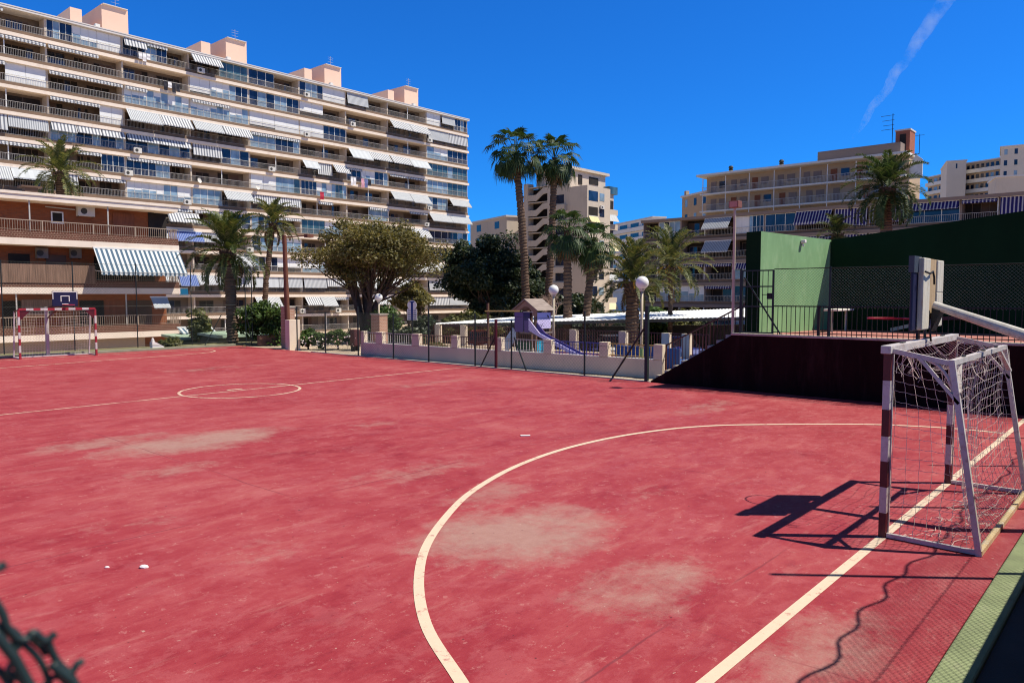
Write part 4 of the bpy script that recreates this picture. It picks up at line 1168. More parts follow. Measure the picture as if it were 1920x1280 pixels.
def facade(root, xb, slabs, ztop, codes, st, depth=14.0, slab_out=.34, rec=1.7):
    """xb: bay boundaries (local x); slabs: z of slab centres from the top down; codes[floor][bay] two letters"""
    X0, X1 = xb[0], xb[-1]
    hs = st.get('hs', .21)
    zbot = slabs[-1] - 2.6
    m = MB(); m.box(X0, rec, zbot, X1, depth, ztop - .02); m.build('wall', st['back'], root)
    for i, x in enumerate(xb):
        e = .10; m = MB()
        for c in slabs:
            up_ = (c + st['pitch'] - hs) if c != slabs[0] else ztop - .25
            m.box(max(X0, x - e) + .001, .06, c + hs + .001, min(X1, x + e) - .001, rec - .001, up_)
        m.build('partition', st['part'], root)
    for c in slabs:
        m = MB(); m.box(X0 - .05, -slab_out, c - hs, X1 + st.get('endx', .05), rec - .001, c + hs); m.build('floor_slab', st['slab'], root)
        m = MB(); m.box(X0, -.06, c + hs + .001, X1, .05, c + hs + st['band']); m.build('parapet', st['band_mat'], root)
    m = MB(); m.box(X0 - .1, -slab_out - .1, ztop - .25, X1 + .1, depth, ztop - .02); m.box(X0 - .12, -slab_out - .14, ztop - .019, X1 + .12, depth, ztop + .10); m.build('roof', st['roof'], root)
    rb = .78
    for c in slabs:
        z0 = c + hs + st['band']; m = MB()
        x = X0 + .06
        while x < X1: m.box(x - .009, -.05, z0, x + .009, -.032, z0 + rb - .05); x += st['bar']
        m.box(X0, -.055, z0 + rb - .035, X1, -.02, z0 + rb); m.box(X0, -.05, z0 + .04, X1, -.025, z0 + .065)
        m.build('railing', st['rail'], root)
    for fi, c in enumerate(slabs):
        zt_ = (slabs[fi - 1] - hs if fi else ztop - .26); z0 = c + hs + st['band'] + .002
        for bi in range(len(xb) - 1):
            cd = codes[fi][bi] if fi < len(codes) and bi < len(codes[fi]) else '..'
            wbay = xb[bi + 1] - xb[bi] - .2; half = wbay / len(cd)
            if RB.random() < .55 and all(k in 'oO.' for k in cd):
                xm = xb[bi] + .1 + half; mm = MB(); mm.box(xm - .05, -.02, z0, xm + .05, .045, zt_); mm.build('column', st['frame'], root)
            for ci, k in enumerate(cd):
                xa = xb[bi] + .1 + ci * half + .012; xe = xa + half - .024
                kk = k.lower()
                if k == '.': continue
                if kk in 'oav' or k == 'O':
                    back_window(xa, xe, c + hs + .001, zt_, rec - .004).build('window', [st['back_frame'], MT['glass'], MT['dark_in'], MT['curtain']], root)
                if kk in 'gpbc':
                    if kk == 'g': mm = glazing_mesh(xa, xe, z0, zt_ - .01, .06, RB.choice((3, 4, 4)), z0 + rb, 0)
                    elif kk == 'p': mm = glazing_mesh(xa, xe, z0, zt_ - .01, .06, 3, None, 0)
                    elif kk == 'b': mm = glazing_mesh(xa, xe, z0, zt_ - .01, .06, 3, None, RB.uniform(.3, .7))
                    else: mm = glazing_mesh(xa, xe, z0, zt_ - .01, .06, 4, None, 0, .02)
                    gl = MT['glass_teal'] if kk == 'c' else (MT['glass_pale'] if kk == 'b' or RB.random() < .2 else MT['glass'])
                    mm.build('balcony_glazing', [st['frame'], gl, MT['blind'], MT['glass_pale']], root)
                if kk == 'w':
                    mm = MB(); n = 2; zl = z0 + RB.choice((0, 0, 0, .25, .6)) 
                    for q in range(n):
                        a_, b_ = xa + (xe - xa) * q / n, xa + (xe - xa) * (q + 1) / n; mm.box(a_ + .012, .05, zl, b_ - .012, .075, zt_ - .01)
                    mm.build('blind', MT['blind'], root)
                sm = st['canvas'][RB.randrange(len(st['canvas']))]
                if kk == 'z':
                    awning_mesh(xa + .02, xe - .02, zt_ - .04, 1.5, .9, y0=-slab_out - .03).build('awning', [MT['st_blue'], st['frame']], root)
                if kk == 'a':
                    d = RB.choice((1.05, 1.2, 1.35)); awning_mesh(xa + .02, xe - .02, zt_ - .04, d, d * .85, y0=-slab_out - .03).build('awning', [st.get('tilt_canvas', sm), st['frame']], root)
                elif kk == 'v':
                    d = RB.choice(st.get('vdrop', (1.15, 1.35, 1.6))); awning_mesh(xa + .02, xe - .02, zt_ - .04, d, .22, y0=-slab_out + .18, val=.1).build('awning', [sm, st['frame']], root)
                elif kk == 'p':
                    awning_mesh(xa + .02, xe - .02, zt_ - .04, RB.choice((.75, .9)), .42, y0=-slab_out + .12, val=.1).build('awning', [st['canvas'][0], st['frame']], root)
                elif k.isupper():
                    awning_mesh(xa + .02, xe - .02, zt_ - .05, .16, .16, y0=-slab_out + .14, val=.26).build('awning', [st['canvas'][0], st['frame']], root)

def ac_unit(root, x, y, z, w=.9, mat='ac'):
    m = MB(); m.box(x - w / 2, y - .36, z, x + w / 2, y, z + .62); o = bevel(m.build('air_conditioner', MT[mat], root), .015)
    m = MB(); m.tube([(x - .14, y - .375, z + .31), (x - .14, y - .361, z + .31)], .19, 16); m.build('fan_grille', MT['lens_grey'], o)
    m = MB(); m.box(x - w / 2 + .05, y - .3, z - .04, x - w / 2 + .09, y + .06, z - .001); m.box(x + w / 2 - .09, y - .3, z - .04, x + w / 2 - .05, y + .06, z - .001); m.build('bracket', MT['black'], o)

# ---------------------------------------------------------------- the long balcony block
FYB = 94.5
big = thing('apartment_block', 'long twelve storey apartment block with peach balcony bands and grey striped awnings', 'building', (0, FYB, 0))
xb = [4.9, 12.9, 20.9, 28.9, 36.9, 44.9, 53.0, 60.8, 68.8, 76.8, 85.0, 94.6]
slabs = [30.45 - 2.795 * k for k in range(13)]
codes = [
    # three extra bays on the left lie mostly outside the picture
    ['oO', 'Oo', 'Oo', 'gbw', 'PGo', 'ac', 'go', 'gw', 'vo', 'oo', 'wvg'],
    ['oO', 'aa', 'OO', 'OOo', 'oo', 'wbg', 'gg', 'wo', 'oo', 'aa', 'vv'],
    ['oO', 'aa', 'Ow', 'OO', 'Bbb', 'BBb', 'ww', 'wg', 'oo', 'oo', 'bg'],
    ['oO', 'vv', 'oo', 'OOw', 'aa', 'aa', 'GG', 'oo', 'aa', 'aa', 'cc'],
    ['oO', 'aa', 'vv', 'PPP', 'pp', 'Vg', 'oo', 'ava', 'Gbg', 'OO', 'gc'],
    ['oO', 'oo', 'OO', 'oOg', 'GGO', 'oo', 'wc', 'gbc', 'oo', 'aa', 'ga'],
    ['oO', 'oo', 'aa', 'vOO', 'bbb', 'ga', 'vv', 'oOo', 'oG', 'oO', 'aa'],
    ['oO', 'oo', 'oo', 'oO', 'aO', 'Og', 'gO', 'cb', 'oO', 'ga', 'gg'],
    ['oO', 'oo', 'oo', 'oO', 'oa', 'vo', 'gb', 'oo', 'wo', 'ao', 'go'],
    ['oO', 'oo', 'oo', 'oO', 'ao', 'oa', 'gw', 'bo', 'ow', 'oa', 'ao'],
    ['oO', 'oo', 'oo', 'oO', 'aa', 'av', 'vv', 'vv', 'aa', 'ao', 'vv'],
    ['oO', 'oo', 'oo', 'oO', 'oo', 'oo', 'ao', 'aaO', 'oa', 'oo', 'vv'],
    ['oO', 'oo', 'oo', 'oO', 'oo', 'oo', 'oo', 'oo', 'oo', 'oo', 'oo'],
]
for r_ in codes: r_[0] = '..'
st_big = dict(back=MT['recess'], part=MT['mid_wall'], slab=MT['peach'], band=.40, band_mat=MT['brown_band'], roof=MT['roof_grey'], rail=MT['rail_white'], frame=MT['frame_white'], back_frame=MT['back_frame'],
              canvas=[MT['st_grey'], MT['st_grey'], MT['st_fine'], MT['st_fine'], MT['st_plain']], bar=.16, pitch=2.795, hs=.185)
# building wears off at the left edge of the picture: start two bays beyond it
facade(big, xb[1:], slabs, 33.3, [c[1:] for c in codes], st_big)
for k in range(4):
    x = 36.6 + 16.05 * k
    m = MB(); m.box(x + .2, 5.5, 33.42, x + 3.3, 12.5, 38.2); m.build('lift_tower', MT['peach_tower'], big)
    m = MB(); m.box(x - 3.3, 5.6, 33.42, x - 2.0, 10.0, 36.9); m.build('roof_room', MT['peach_tower'], big)
    m = MB(); m.box(x + .3, 5.2, 38.205, x + 3.2, 12.3, 38.28); m.build('tower_capping', MT['roof_grey'], big)
    m = MB(); m.tube([(x + 2.4, 7, 38.2), (x + 2.4, 7, 40.2)], .025, 5)
    for z in (39.3, 39.7, 40.0): m.beam((x + 1.9, 7, z), (x + 2.9, 7, z), .02)
    m.build('aerial', MT['galv'], big)
m = MB()
for x in (18, 34, 50, 66, 82): m.box(x, -.2, 33.41, x + .5, .3, 33.8)
m.build('roof_vent', MT['white'], big)
for x, k in ((46.2, 0), (55.9, 4), (38.1, 4), (37.0, 5), (61.7, 0), (61.6, 2), (69.6, 1), (85.2, 1), (44.0, 6), (35.7, 7), (85.0, 5), (60.4, 11), (84.4, 6), (52.4, 8), (66.5, 11)):
    ac_unit(big, x, -.40, slabs[k] + .32)
for x, k in ((45.6, 5), (53.7, 5)):
    m = MB(); m.lathe([(.001, -.10), (.18, -.07), (.32, 0), (.33, .01), (.18, -.05), (.001, -.08)], 14); o = m.build('dish_aerial', MT['ac'], big); o.location = (x, -.7, slabs[k] + .7); o.rotation_euler = (R(75), 0, R(20))
# ground floor strip under the lowest slab
m = MB(); m.box(12.9, .4, -5, 94.6, 1.699, slabs[-1] - .22); m.build('ground_floor_wall', M_plain('ochre_render', (.36, .22, .11), .9, .12, .5), big)
for px0, px1, pyt, drop, mt, lab in ((313, 372, 398, 1.1, 'st_grey', 'grey striped awning close to the brick block'), (314, 378, 432, 1.2, 'st_sky', 'blue awning close to the brick block'), (334, 368, 515, 1.35, 'st_sky', 'lower blue awning close to the brick block'), (335, 352, 541, .7, 'cyan_plastic', 'cyan blind')):
    a = aty(px0, pyt, FYB - .6); b = aty(px1, pyt, FYB - .6); o = awning_mesh(a.x, b.x, a.z, drop, .8 if mt != 'cyan_plastic' else .1, y0=-.62, val=.12).build('awning', [MT[mt], MT['frame_white']], big); o['label'] = lab
# washing on the balconies
def washing(x, k, items, label, w=1.4):
    t = thing('washing_line', label, 'laundry', (x, FYB - .75, slabs[k] + .62))
    m = MB(); m.tube([(-w / 2 - .1, 0, .5), (w / 2 + .1, 0, .5)], .01, 4); m.tube([(-w / 2, .6, .5), (-w / 2, 0, .5)], .012, 4); m.tube([(w / 2, .6, .5), (w / 2, 0, .5)], .012, 4); m.build('line', MT['rail_white'], t)
    n = len(items); rr = random.Random(k * 13 + int(x))
    for i, (mat, h) in enumerate(items):
        a = -w / 2 + w * i / n; b = a + w / n * .9; m = MB(); q = 6
        for j in range(q):
            z0, z1 = .5 - h * j / q, .5 - h * (j + 1) / q; y0, y1 = .03 * math.sin(j * 1.3 + i), .03 * math.sin((j + 1) * 1.3 + i)
            m.prism([(a, y0 - .01, z0), (b, y0 - .01, z0), (b, y1 - .01, z1), (a, y1 - .01, z1)], (0, .012, 0))
        m.build('garment', MT[mat], t)
washing(39.2, 0, [('cloth_white', .8), ('cloth_white', 1.0), ('cloth_white', .7)], 'white washing hanging below the blue windows on the top floor')
washing(42.4, 1, [('cloth_dark', 1.1), ('cloth_white', .7), ('cloth_dark', 1.2), ('cloth_dark', 1.0)], 'dark washing with one white shirt on the second balcony from the roof', 2.0)
washing(69.5, 4, [('cloth_white', 1.3), ('cloth_white', 1.2)], 'pale sheet hanging left of the pink towel on the long block', 1.0)
washing(71.9, 4, [('cloth_pink', 1.4), ('cloth_blue', 1.3), ('cloth_dark', 1.0)], 'pink towel and blue clothes hanging mid height on the long block', 1.9)
washing(63.9, 5, [('bright_red_steel', 1.1)], 'single dark red towel hanging above the tree on the long block', .7)
washing(52.3, 9, [('cloth_dark', .9), ('cloth_white', 1.2), ('cloth_dark', .8)], 'black and white washing on a low balcony behind the slim palm', 1.7)

# ---------------------------------------------------------------- brick block on the left
AY = 50.5
ann = thing('brick_block', 'low orange brick apartment block with terraces and one big blue striped awning', 'building', (0, AY, 0))
sl = [5.75, 2.88, .06]; XA0, XA1 = -6.0, 23.0
m = MB(); m.box(XA0, 1.5, -2, XA1 - 1.0, 14, 8.2); m.build('wall', MT['brick'], ann)
for z in sl:
    m = MB(); m.box(XA0, -.02, z - .20, XA1, 1.499, z + .18); m.build('floor_slab', MT['peach'], ann)
    m = MB(); m.box(XA0, -.0, z + .181, XA1 - .03, .10, z + .62); m.box(XA1 - .13, .101, z + .181, XA1 - .03, 1.499, z + .62); m.build('parapet', MT['brick_band'], ann)
    m = MB(); x = XA0
    while x < XA1: m.box(x - .008, .03, z + .621, x + .008, .048, z + 1.22); x += .13
    m.box(XA0, .02, z + 1.22, XA1 - .03, .065, z + 1.27); m.box(XA0, .03, z + .68, XA1 - .03, .055, z + .70)
    y = .15
    while y < 1.45: m.box(XA1 - .09, y, z + .621, XA1 - .065, y + .02, z + 1.22); y += .125
    m.box(XA1 - .1, .066, z + 1.22, XA1 - .055, 1.49, z + 1.27); 
    for x in (14.9, 17.7, 20.2, 22.5): m.box(x - .03, .015, z + .622, x + .03, .07, z + 1.27)
    m.build('railing', MT['annex_rail'], ann)
m = MB(); m.box(XA0, -.06, 8.16, XA1 - .05, 14, 8.46); m.box(XA0, -.12, 8.461, XA1 + .05, 14, 8.62); m.build('roof', MT['peach'], ann)
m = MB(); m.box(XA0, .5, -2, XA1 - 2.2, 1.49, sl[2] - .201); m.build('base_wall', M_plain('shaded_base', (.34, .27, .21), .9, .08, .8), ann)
for px in (56, 203):
    p = aty(px, 400, AY + .03); m = MB(); m.box(p.x - .035, .075, sl[0] + .62, p.x + .035, .14, 8.159); m.build('column', MT['rail_white'], ann)
for px in (32, 238):
    p = aty(px, 580, AY + .03); m = MB(); m.box(p.x - .035, .075, sl[2] + .62, p.x + .035, .14, sl[1] - .21); m.build('column', MT['rail_white'], ann)
def wpx(name, px0, py0, px1, py1, Y, mats, fn): pass
def rect_on(px0, py0, px1, py1, Y):
    a = aty(px0, py0, Y); b = aty(px1, py1, Y); return a.x, b.z, b.x, a.z
x0, z0, x1, z1 = rect_on(95, 396, 119, 420, AY + 1.5)
m = MB(); m.box(x0, 1.44, z0, x0 + .07, 1.497, z1); m.box(x1 - .07, 1.44, z0, x1, 1.497, z1); m.box(x0 + .071, 1.44, z0, x1 - .071, 1.497, z0 + .07); m.box(x0 + .071, 1.44, z1 - .07, x1 - .071, 1.497, z1); m.box(x0 + .071, 1.48, z0 + .071, x1 - .071, 1.495, z1 - .071, 1)
m.build('window', [MT['frame_white'], MT['dark_in']], ann)
x0, z0, x1, z1 = rect_on(146, 387, 176, 409, AY + 1.2); ac_unit(ann, (x0 + x1) / 2, 1.46, z0 + .08, 1.0)
for px0, px1, k in ((68, 88, 1), (130, 152, 1)):
    x0, z0, x1, z1 = rect_on(px0, 466, px1, 486, AY + 1.3); ac_unit(ann, (x0 + x1) / 2, 1.46, z0 + .05, .62, 'ac_shaded')
x0, z0, x1, z1 = rect_on(211, 398, 252, 437, AY + 1.5); m = MB(); m.box(x0, 1.44, sl[0] + .19, x1, 1.496, z1); m.build('door', MT['door_wood'], ann)
x0, z0, x1, z1 = rect_on(280, 398, 312, 437, AY + 1.5); m = MB(); m.box(XA1 - .999, 1.6, sl[0] + .19, XA1 - .1, 3.5, 8.15); m.build('recess_panel', MT['dark_in'], ann)
m = MB(); m.box(x0 - .1, 1.43, sl[0] + .19, XA1 - 1.0, 1.495, z1); m.build('doorway', MT['dark_in'], ann)
m = MB(); m.box(XA1 - .999, 1.5, -2, XA1 - .3, 13, sl[0] - .22); m.build('side_wall', MT['brick'], ann)
for px0, px1, py0, k, mt in ((196, 235, 585, 2, 'door_wood'), (236, 285, 590, 2, 'curtain'), (150, 195, 588, 2, 'dark_in'), (5, 40, 588, 2, 'dark_in'), (20, 60, 480, 1, 'dark_in'), (90, 128, 480, 1, 'curtain'), (180, 330, 482, 1, 'dark_in')):
    a = aty(px0, 600, AY + 1.5).x; b = min(XA1 - 1.05, aty(px1, 600, AY + 1.5).x); m = MB(); m.box(a, 1.46, sl[k] + .19, b, 1.494, sl[k] + 2.2); m.build('door', MT[mt], ann)
# striped awnings
aw = aty(175, 470, AY - .06); x0 = aw.x; x1 = aty(343, 470, AY - 1.1).x
zt_ = sl[0] - .25
am = awning_mesh(x0, 22.95, zt_, 1.45, 1.15, y0=-.1, val=.24); am.build('awning', [MT['st_teal'], MT['frame_white']], ann)['label'] = 'large blue and white striped awning'
am = MB(); am.prism([(22.955, -.1, zt_), (22.955, -1.25, zt_ - 1.45), (22.955, -.1, zt_ - 1.45)], (.015, 0, 0)); am.build('awning_side', MT['st_teal'], ann)
a = aty(285, 560, AY - .2).x; b = aty(316, 560, AY - .2).x
awning_mesh(a, b, sl[1] - .45, .62, .5, y0=-.02, val=.1).build('awning', [MT['st_plain'], MT['frame_white']], ann)['label'] = 'small white awning'
m = MB(); m.box(XA0, -.05, sl[1] + .45, aty(178, 500, AY).x, -.015, sl[1] + 1.55); m.build('reed_screen', MT['reed'], ann)
a = aty(40, 560, AY + .6).x; b = aty(98, 560, AY + .6).x; m = MB(); m.box(a, .6, sl[2] + 1.3, b, .64, sl[1] - .55); m.build('reed_screen', MT['reed'], ann)
m = MB(); m.tube([(aty(85, 386, AY + 1.4).x, 1.4, 8.0), (aty(140, 390, AY + 1.4).x, 1.4, 7.95)], .04, 6); m.build('pipe', MT['rail_white'], ann)
m = MB(); q = aty(55, 355, AY + 2); m.box(q.x - .35, 1.6, 8.65, q.x + .35, 2.2, 9.1); m.box(q.x - .55, 1.5, 9.101, q.x + .55, 2.3, 9.2); m.build('chimney', MT['curtain'], ann)

# striped terrace canopy and green shed roof at the foot of the long block
p = atd(370, 622, 47)
t = thing('terrace_canopy', 'blue and white striped canopy at the foot of the brick block', 'canopy', (p.x, p.y, -1.1))
h = p.z + 1.1
am = awning_mesh(-1.1, 1.1, h + .25, .28, .6, y0=.3, val=.2); am.build('awning', [MT['st_teal'], MT['frame_white']], t)
for x in (-1.0, 1.0):
    m = MB(); m.box(x - .04, .1, 0, x + .04, .18, h); m.build('leg', MT['rail_white'], t)
for (px, py, D, w, lab) in ((465, 627, 43.5, 3.6, 'pale green flat shed roof right of the big date palm'), (368, 632, 45, 1.7, 'small pale green shed roof left of the big date palm')):
    p = atd(px, py, D); t = thing('garden_shed', lab, 'shed', (p.x, p.y, -1.1), R(0)); h = p.z + 1.1
    m = MB(); m.box(-w / 2, 0, 0, w / 2, 2.2, h - .12); m.build('wall', M_plain('shed_wall', (.05, .06, .045), .9, .2, 1), t)
    m = MB(); m.prism([(-w / 2 - .2, -.2, h - .12), (w / 2 + .2, -.2, h - .12), (w / 2 + .2, -.2, h + .02), (-w / 2 - .2, -.2, h + .02)], (0, 2.6, .12)); m.build('roof', M_plain('shed_roof', (.30, .40, .30), .8, .1, 1), t)
p = gp(296, 652, .1); t = thing('garden_ornament', 'small white garden ornament like a birdhouse by the far kerb', 'ornament', (p.x, p.y, 0))
m = MB(); m.prism([(-.25, 0, .05), (.3, 0, .05), (.3, 0, .15), (-.1, 0, .38), (-.25, 0, .38)], (0, .3, 0)); m.build('body', MT['white'], t)
m = MB(); m.lathe([(.09, .381), (.07, .5), (.02, .58)], 10, (-.17, .15, 0)); m.build('finial', MT['white'], t)

# ---------------------------------------------------------------- lower block on the right, in shade
r1 = thing('apartment_block', 'long shaded low block behind the green wall with blue striped awnings', 'building', (90, 55.6, 0), R(-90))
Lr = 95.0
bx = [0, 2.4, 5.8, 9.4, 13.3, 17.3, 21.2, 25.6, 29.4, 33.2, 38.4, 41.8, 50, 58, 66, 74, 82, Lr]
s1 = [9.75 - 2.85 * k for k in range(5)]
c1 = [
    ['o', 'g', 'o', 'a', 'wg', 'g', 'z', 'v', 'v', 'p', 'O', 'V', 'oo', 'vv', 'oo', 'gg', 'oo'],
    ['o', 'g', 'o', 'a', 'o', 'O', 'O', 'v', 'v', 'o', 'v', 'O', 'oo', 'vv', 'oo', 'gg', 'oo'],
    ['o', 'O', 'O', 'O', 'p', 'o', 'o', 'v', 'o', 'o', 'v', 'o', 'oo', 'vv', 'oo', 'gg', 'oo'],
    ['o', 'b', 'b', 'O', 'g', 'o', 'o', 'v', 'o', 'o', 'v', 'o', 'oo', 'vv', 'oo', 'gg', 'oo'],
    ['o', 'o', 'o', 'o', 'g', 'o', 'o', 'v', 'o', 'o', 'v', 'o', 'oo', 'vv', 'oo', 'gg', 'oo'],
]
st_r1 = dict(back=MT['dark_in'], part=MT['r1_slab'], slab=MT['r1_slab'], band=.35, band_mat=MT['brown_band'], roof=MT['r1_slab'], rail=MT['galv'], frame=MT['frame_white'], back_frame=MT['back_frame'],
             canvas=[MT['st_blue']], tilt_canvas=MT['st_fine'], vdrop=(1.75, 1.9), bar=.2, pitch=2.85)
facade(r1, bx, s1, 12.75, c1, st_r1, depth=13)
# ---------------------------------------------------------------- gallery block above it
r2 = thing('gallery_block', 'sandy coloured upper block with long open galleries and a brick chimney tower', 'building', (115.5, 60.0, 0), R(-90))
L2 = 31.0
m = MB(); m.box(0, 1.6, 3, L2, 8, 22.3); m.build('wall', MT['r2_wall'], r2)
sl2 = [19.35, 16.5, 13.65, 10.8]
for z in sl2:
    m = MB(); m.box(-.4, -.1, z - .14, L2, 1.599, z + .10); m.build('floor_slab', MT['white'], r2)
    m = MB(); x = 0
    while x < L2: m.box(x - .015, -.05, z + .101, x + .015, -.02, z + 1.05); x += .2
    m.box(-.3, -.07, z + 1.05, L2, -.01, z + 1.10)
    m.build('railing', MT['galv'], r2)
    zt_ = z + 2.72
    for x in np.arange(.1, L2, 4.05):
        m = MB(); m.box(x - .06, -.03, z + .101, x + .06, .06, zt_); m.build('column', MT['white'], r2)
    x = .8
    while x < L2 - 3:
        m = MB(); m.box(x, 1.52, z + .101, x + .95, 1.598, z + 2.15); m.build('door', MT['door_wood'] if RB.random() < .6 else MT['r1_slab'], r2)
        if RB.random() < .8:
            m = MB(); m.box(x + 1.5, 1.53, z + 1.0, x + 2.7, 1.597, z + 2.1); m.build('window', MT['r1_slab'] if RB.random() < .6 else MT['glass'], r2)
        x += RB.choice((3.6, 4.2, 4.05))
m = MB(); m.box(-.9, -.5, 22.301, L2 + .2, 8.3, 22.62); m.build('roof', MT['white'], r2)
m = MB(); m.box(18.5, 1, 22.63, 30.0, 7.5, 24.2); m.build('penthouse', MT['r1_slab'], r2)
for x in (3.5, 12.0, 18.0):
    m = MB(); m.box(x, 2, 22.625, x + .8, 2.8, 23.1); c_ = m.build('chimney', MT['white'], r2)
    m = MB(); m.lathe([(.25, 23.1), (.38, 23.3), (.30, 23.5), (.42, 23.7), (.25, 23.95)], 10, (x + .4, 2.4, 0)); m.build('cowl', MT['black'], c_)
for px0, px1, py in ((1683, 1712, 249),):
    a = atx(px0, py, 120); 
    yb2 = 60 - a.y; ztw = a.z
    m = MB(); m.box(yb2, 3.5, 20, yb2 + 1.9, 6.3, ztw); m.box(yb2 - .1, 3.4, ztw + .001, yb2 + 2.0, 6.4, ztw + .2, 1); m.build('brick_tower', [MT['red_brick_tower'], MT['roof_grey']], r2)
    m = MB(); m.box(yb2 + .6, 3.42, ztw - 3.2, yb2 + 1.4, 3.49, ztw - .5); m.build('tower_opening', MT['dark_in'], r2)
    m = MB(); m.tube([(yb2 - .4, 3.4, 22.6), (yb2 - .4, 3.4, ztw + 2.6)], .05, 5)
    for z, w in ((2.4, 1.6), (1.7, 1.4), (1.0, 1.3), (.4, 1.5), (-2.5, 2.2)): m.beam((yb2 - .4 - w, 3.4, ztw + z), (yb2 - .2, 3.4, ztw + z), .05)
    m.tube([(yb2 + 3.2, 3.4, 22.6), (yb2 + 3.2, 3.4, ztw - .8)], .04, 5); m.beam((yb2 + 2.6, 3.4, ztw - 1), (yb2 + 3.8, 3.4, ztw - 1), .04)
    m.build('aerial', MT['black'], r2)
    m = MB(); m.prism([(yb2 + 1.9, 2, 19), (yb2 + 4.0, 2, 19), (yb2 + 4.0, 2, 21.6), (yb2 + 3.1, 2, 22.4), (yb2 + 2.6, 2, 21.3)], (0, .2, 0)); m.build('sloping_parapet', MT['white'], r2)

# ---------------------------------------------------------------- cream block with the open stairs
cor = atd(1068, 345, 140)
md = thing('stair_block', 'cream mid rise block with open zigzag staircase behind the tall palms', 'building', (cor.x, cor.y, 0), 0)
zT = cor.z
wl = (atd(985, 330, 150) - cor).length
wy = 0
# left flank (faces -X) runs along +Y, right front (faces -Y) runs along +X
Yl = atx(985, 400, cor.x).y - cor.y
Xf = aty(1153, 400, cor.y).x - cor.x
xs1 = aty(1101, 400, cor.y - 4.2).x - cor.x; xs2 = aty(1144, 400, cor.y - 4.2).x - cor.x
m = MB(); m.box(1.6, .0, -4, Xf - .5, Yl, zT); m.box(0, 0, -4, 1.599, Yl * .42, zT); m.build('wall', MT['mid_wall'], md)
m = MB(); m.box(xs1, -4.2, -4, xs2, -.001, zT - .6); m.build('projecting_bay', MT['mid_wall'], md)
m = MB(); m.box(.8, 1.0, zT + .001, Xf - 2, Yl * .8, zT + 3.0); m.box(.3, .4, zT + 3.001, Xf - 1.4, Yl * .82, zT + 3.5); m.build('penthouse', MT['mid_wall'], md)
m = MB(); m.box(4.0, .9, zT + .5, 5.2, .999, zT + 2.3); m.box(7.5, .9, zT + .9, 10.5, .999, zT + 2.3); m.build('penthouse_window', MT['dark_in'], md)
pt = 2.9; y0, y1 = Yl * .44, Yl * .93
m = MB(); m.box(-.15, y1, -4, 1.599, Yl + .3, zT + 1); m.box(-.15, Yl * .42 + .002, -4, .12, y0 + .4, zT + .5); m.build('stair_tower_wall', MT['mid_wall'], md)
m = MB(); m.box(1.55, y0 + .4, -4, 1.598, y1, zT); m.build('stair_back', MT['dark_in'], md)
for k in range(11):
    zb = zT - 2.4 - pt * k
    m = MB()
    m.prism([(-.12, y1 - .02, zb), (-.12, y1 - .02, zb + 1.1), (-.12, y0 + (y1 - y0) * .62, zb + 1.1), (-.12, y0 + (y1 - y0) * .28, zb + 2.3), (-.12, y0 + .42, zb + 2.3), (-.12, y0 + .42, zb + 1.2), (-.12, y0 + (y1 - y0) * .28, zb + 1.1), (-.12, y0 + (y1 - y0) * .62, zb - .1)], (.2, 0, 0))
    m.box(-.1, y0 + .42, zb + 2.45, 1.5, y1 - .02, zb + 2.62)
    m.build('stair_flight', MT['mid_wall'], md)
for k in range(9):
    z = zT - 3.4 - pt * k
    m = MB(); m.box(-.04, Yl * .12, z, -.003, Yl * .30, z + 1.6); m.build('window', MT['glass'], md)
    m = MB(); m.box(-.8, Yl * .06, z - 1.4, -.001, Yl * .36, z - .3); m.build('balcony', MT['mid_wall'], md)
    m = MB(); xa = xs1 + .4; m.box(xa, -4.24, z + .1, xa + 2.9, -4.201, z + 1.9); m.build('window', MT['glass'] if k % 2 == 0 else MT['dark_in'], md)
    m = MB(); m.box(xa + 3.5, -4.24, z + .3, xa + 5.0, -4.201, z + 1.7); m.build('window', MT['glass_pale'] if k % 3 == 0 else MT['glass'], md)
    if k in (1, 4): awning_mesh(xa, xa + 2.9, z + .2, 1.1, .6, y0=-4.25, val=0).build('awning', [M_plain('yellow_canvas', (.66, .58, .32), .9, .08, 1), MT['frame_white']], md)
    m = MB(); m.box(2.2, -.04, z + .2, 4.4, -.003, z + 1.6); m.build('window', MT['glass_pale'], md)
    xr = xs2 + .3
    m = MB(); m.box(xr, -.5, z - 1.3, Xf + .3, -.002, z - .2); m.build('balcony', MT['mid_wall'], md)
    m = MB(); m.box(xr + .3, -.03, z - .19, Xf - .6, -.003, z + 1.6); m.build('balcony_window', MT['glass'] if k % 3 else MT['dark_in'], md)
    if k % 2: awning_mesh(xr + .2, Xf - .2, z + 1.6, 1.3, .7, y0=-.5, val=0).build('awning', [MT['st_plain'] if k % 4 == 1 else M_plain('cream_canvas', (.70, .62, .40), .9, .08, 1), MT['frame_white']], md)
m = MB(); m.box(Xf - 2.6, -.4, zT - .55, Xf + .3, 2, zT + .9); m.build('roof_screen', MT['glass_teal'], md)
ac_unit(md, xs1 + 4.4, -4.26, zT - 4.6, 1.0); 
for k in (0, 2): ac_unit(md, 3.4, -.06, zT - 4.9 - pt * k, .9)

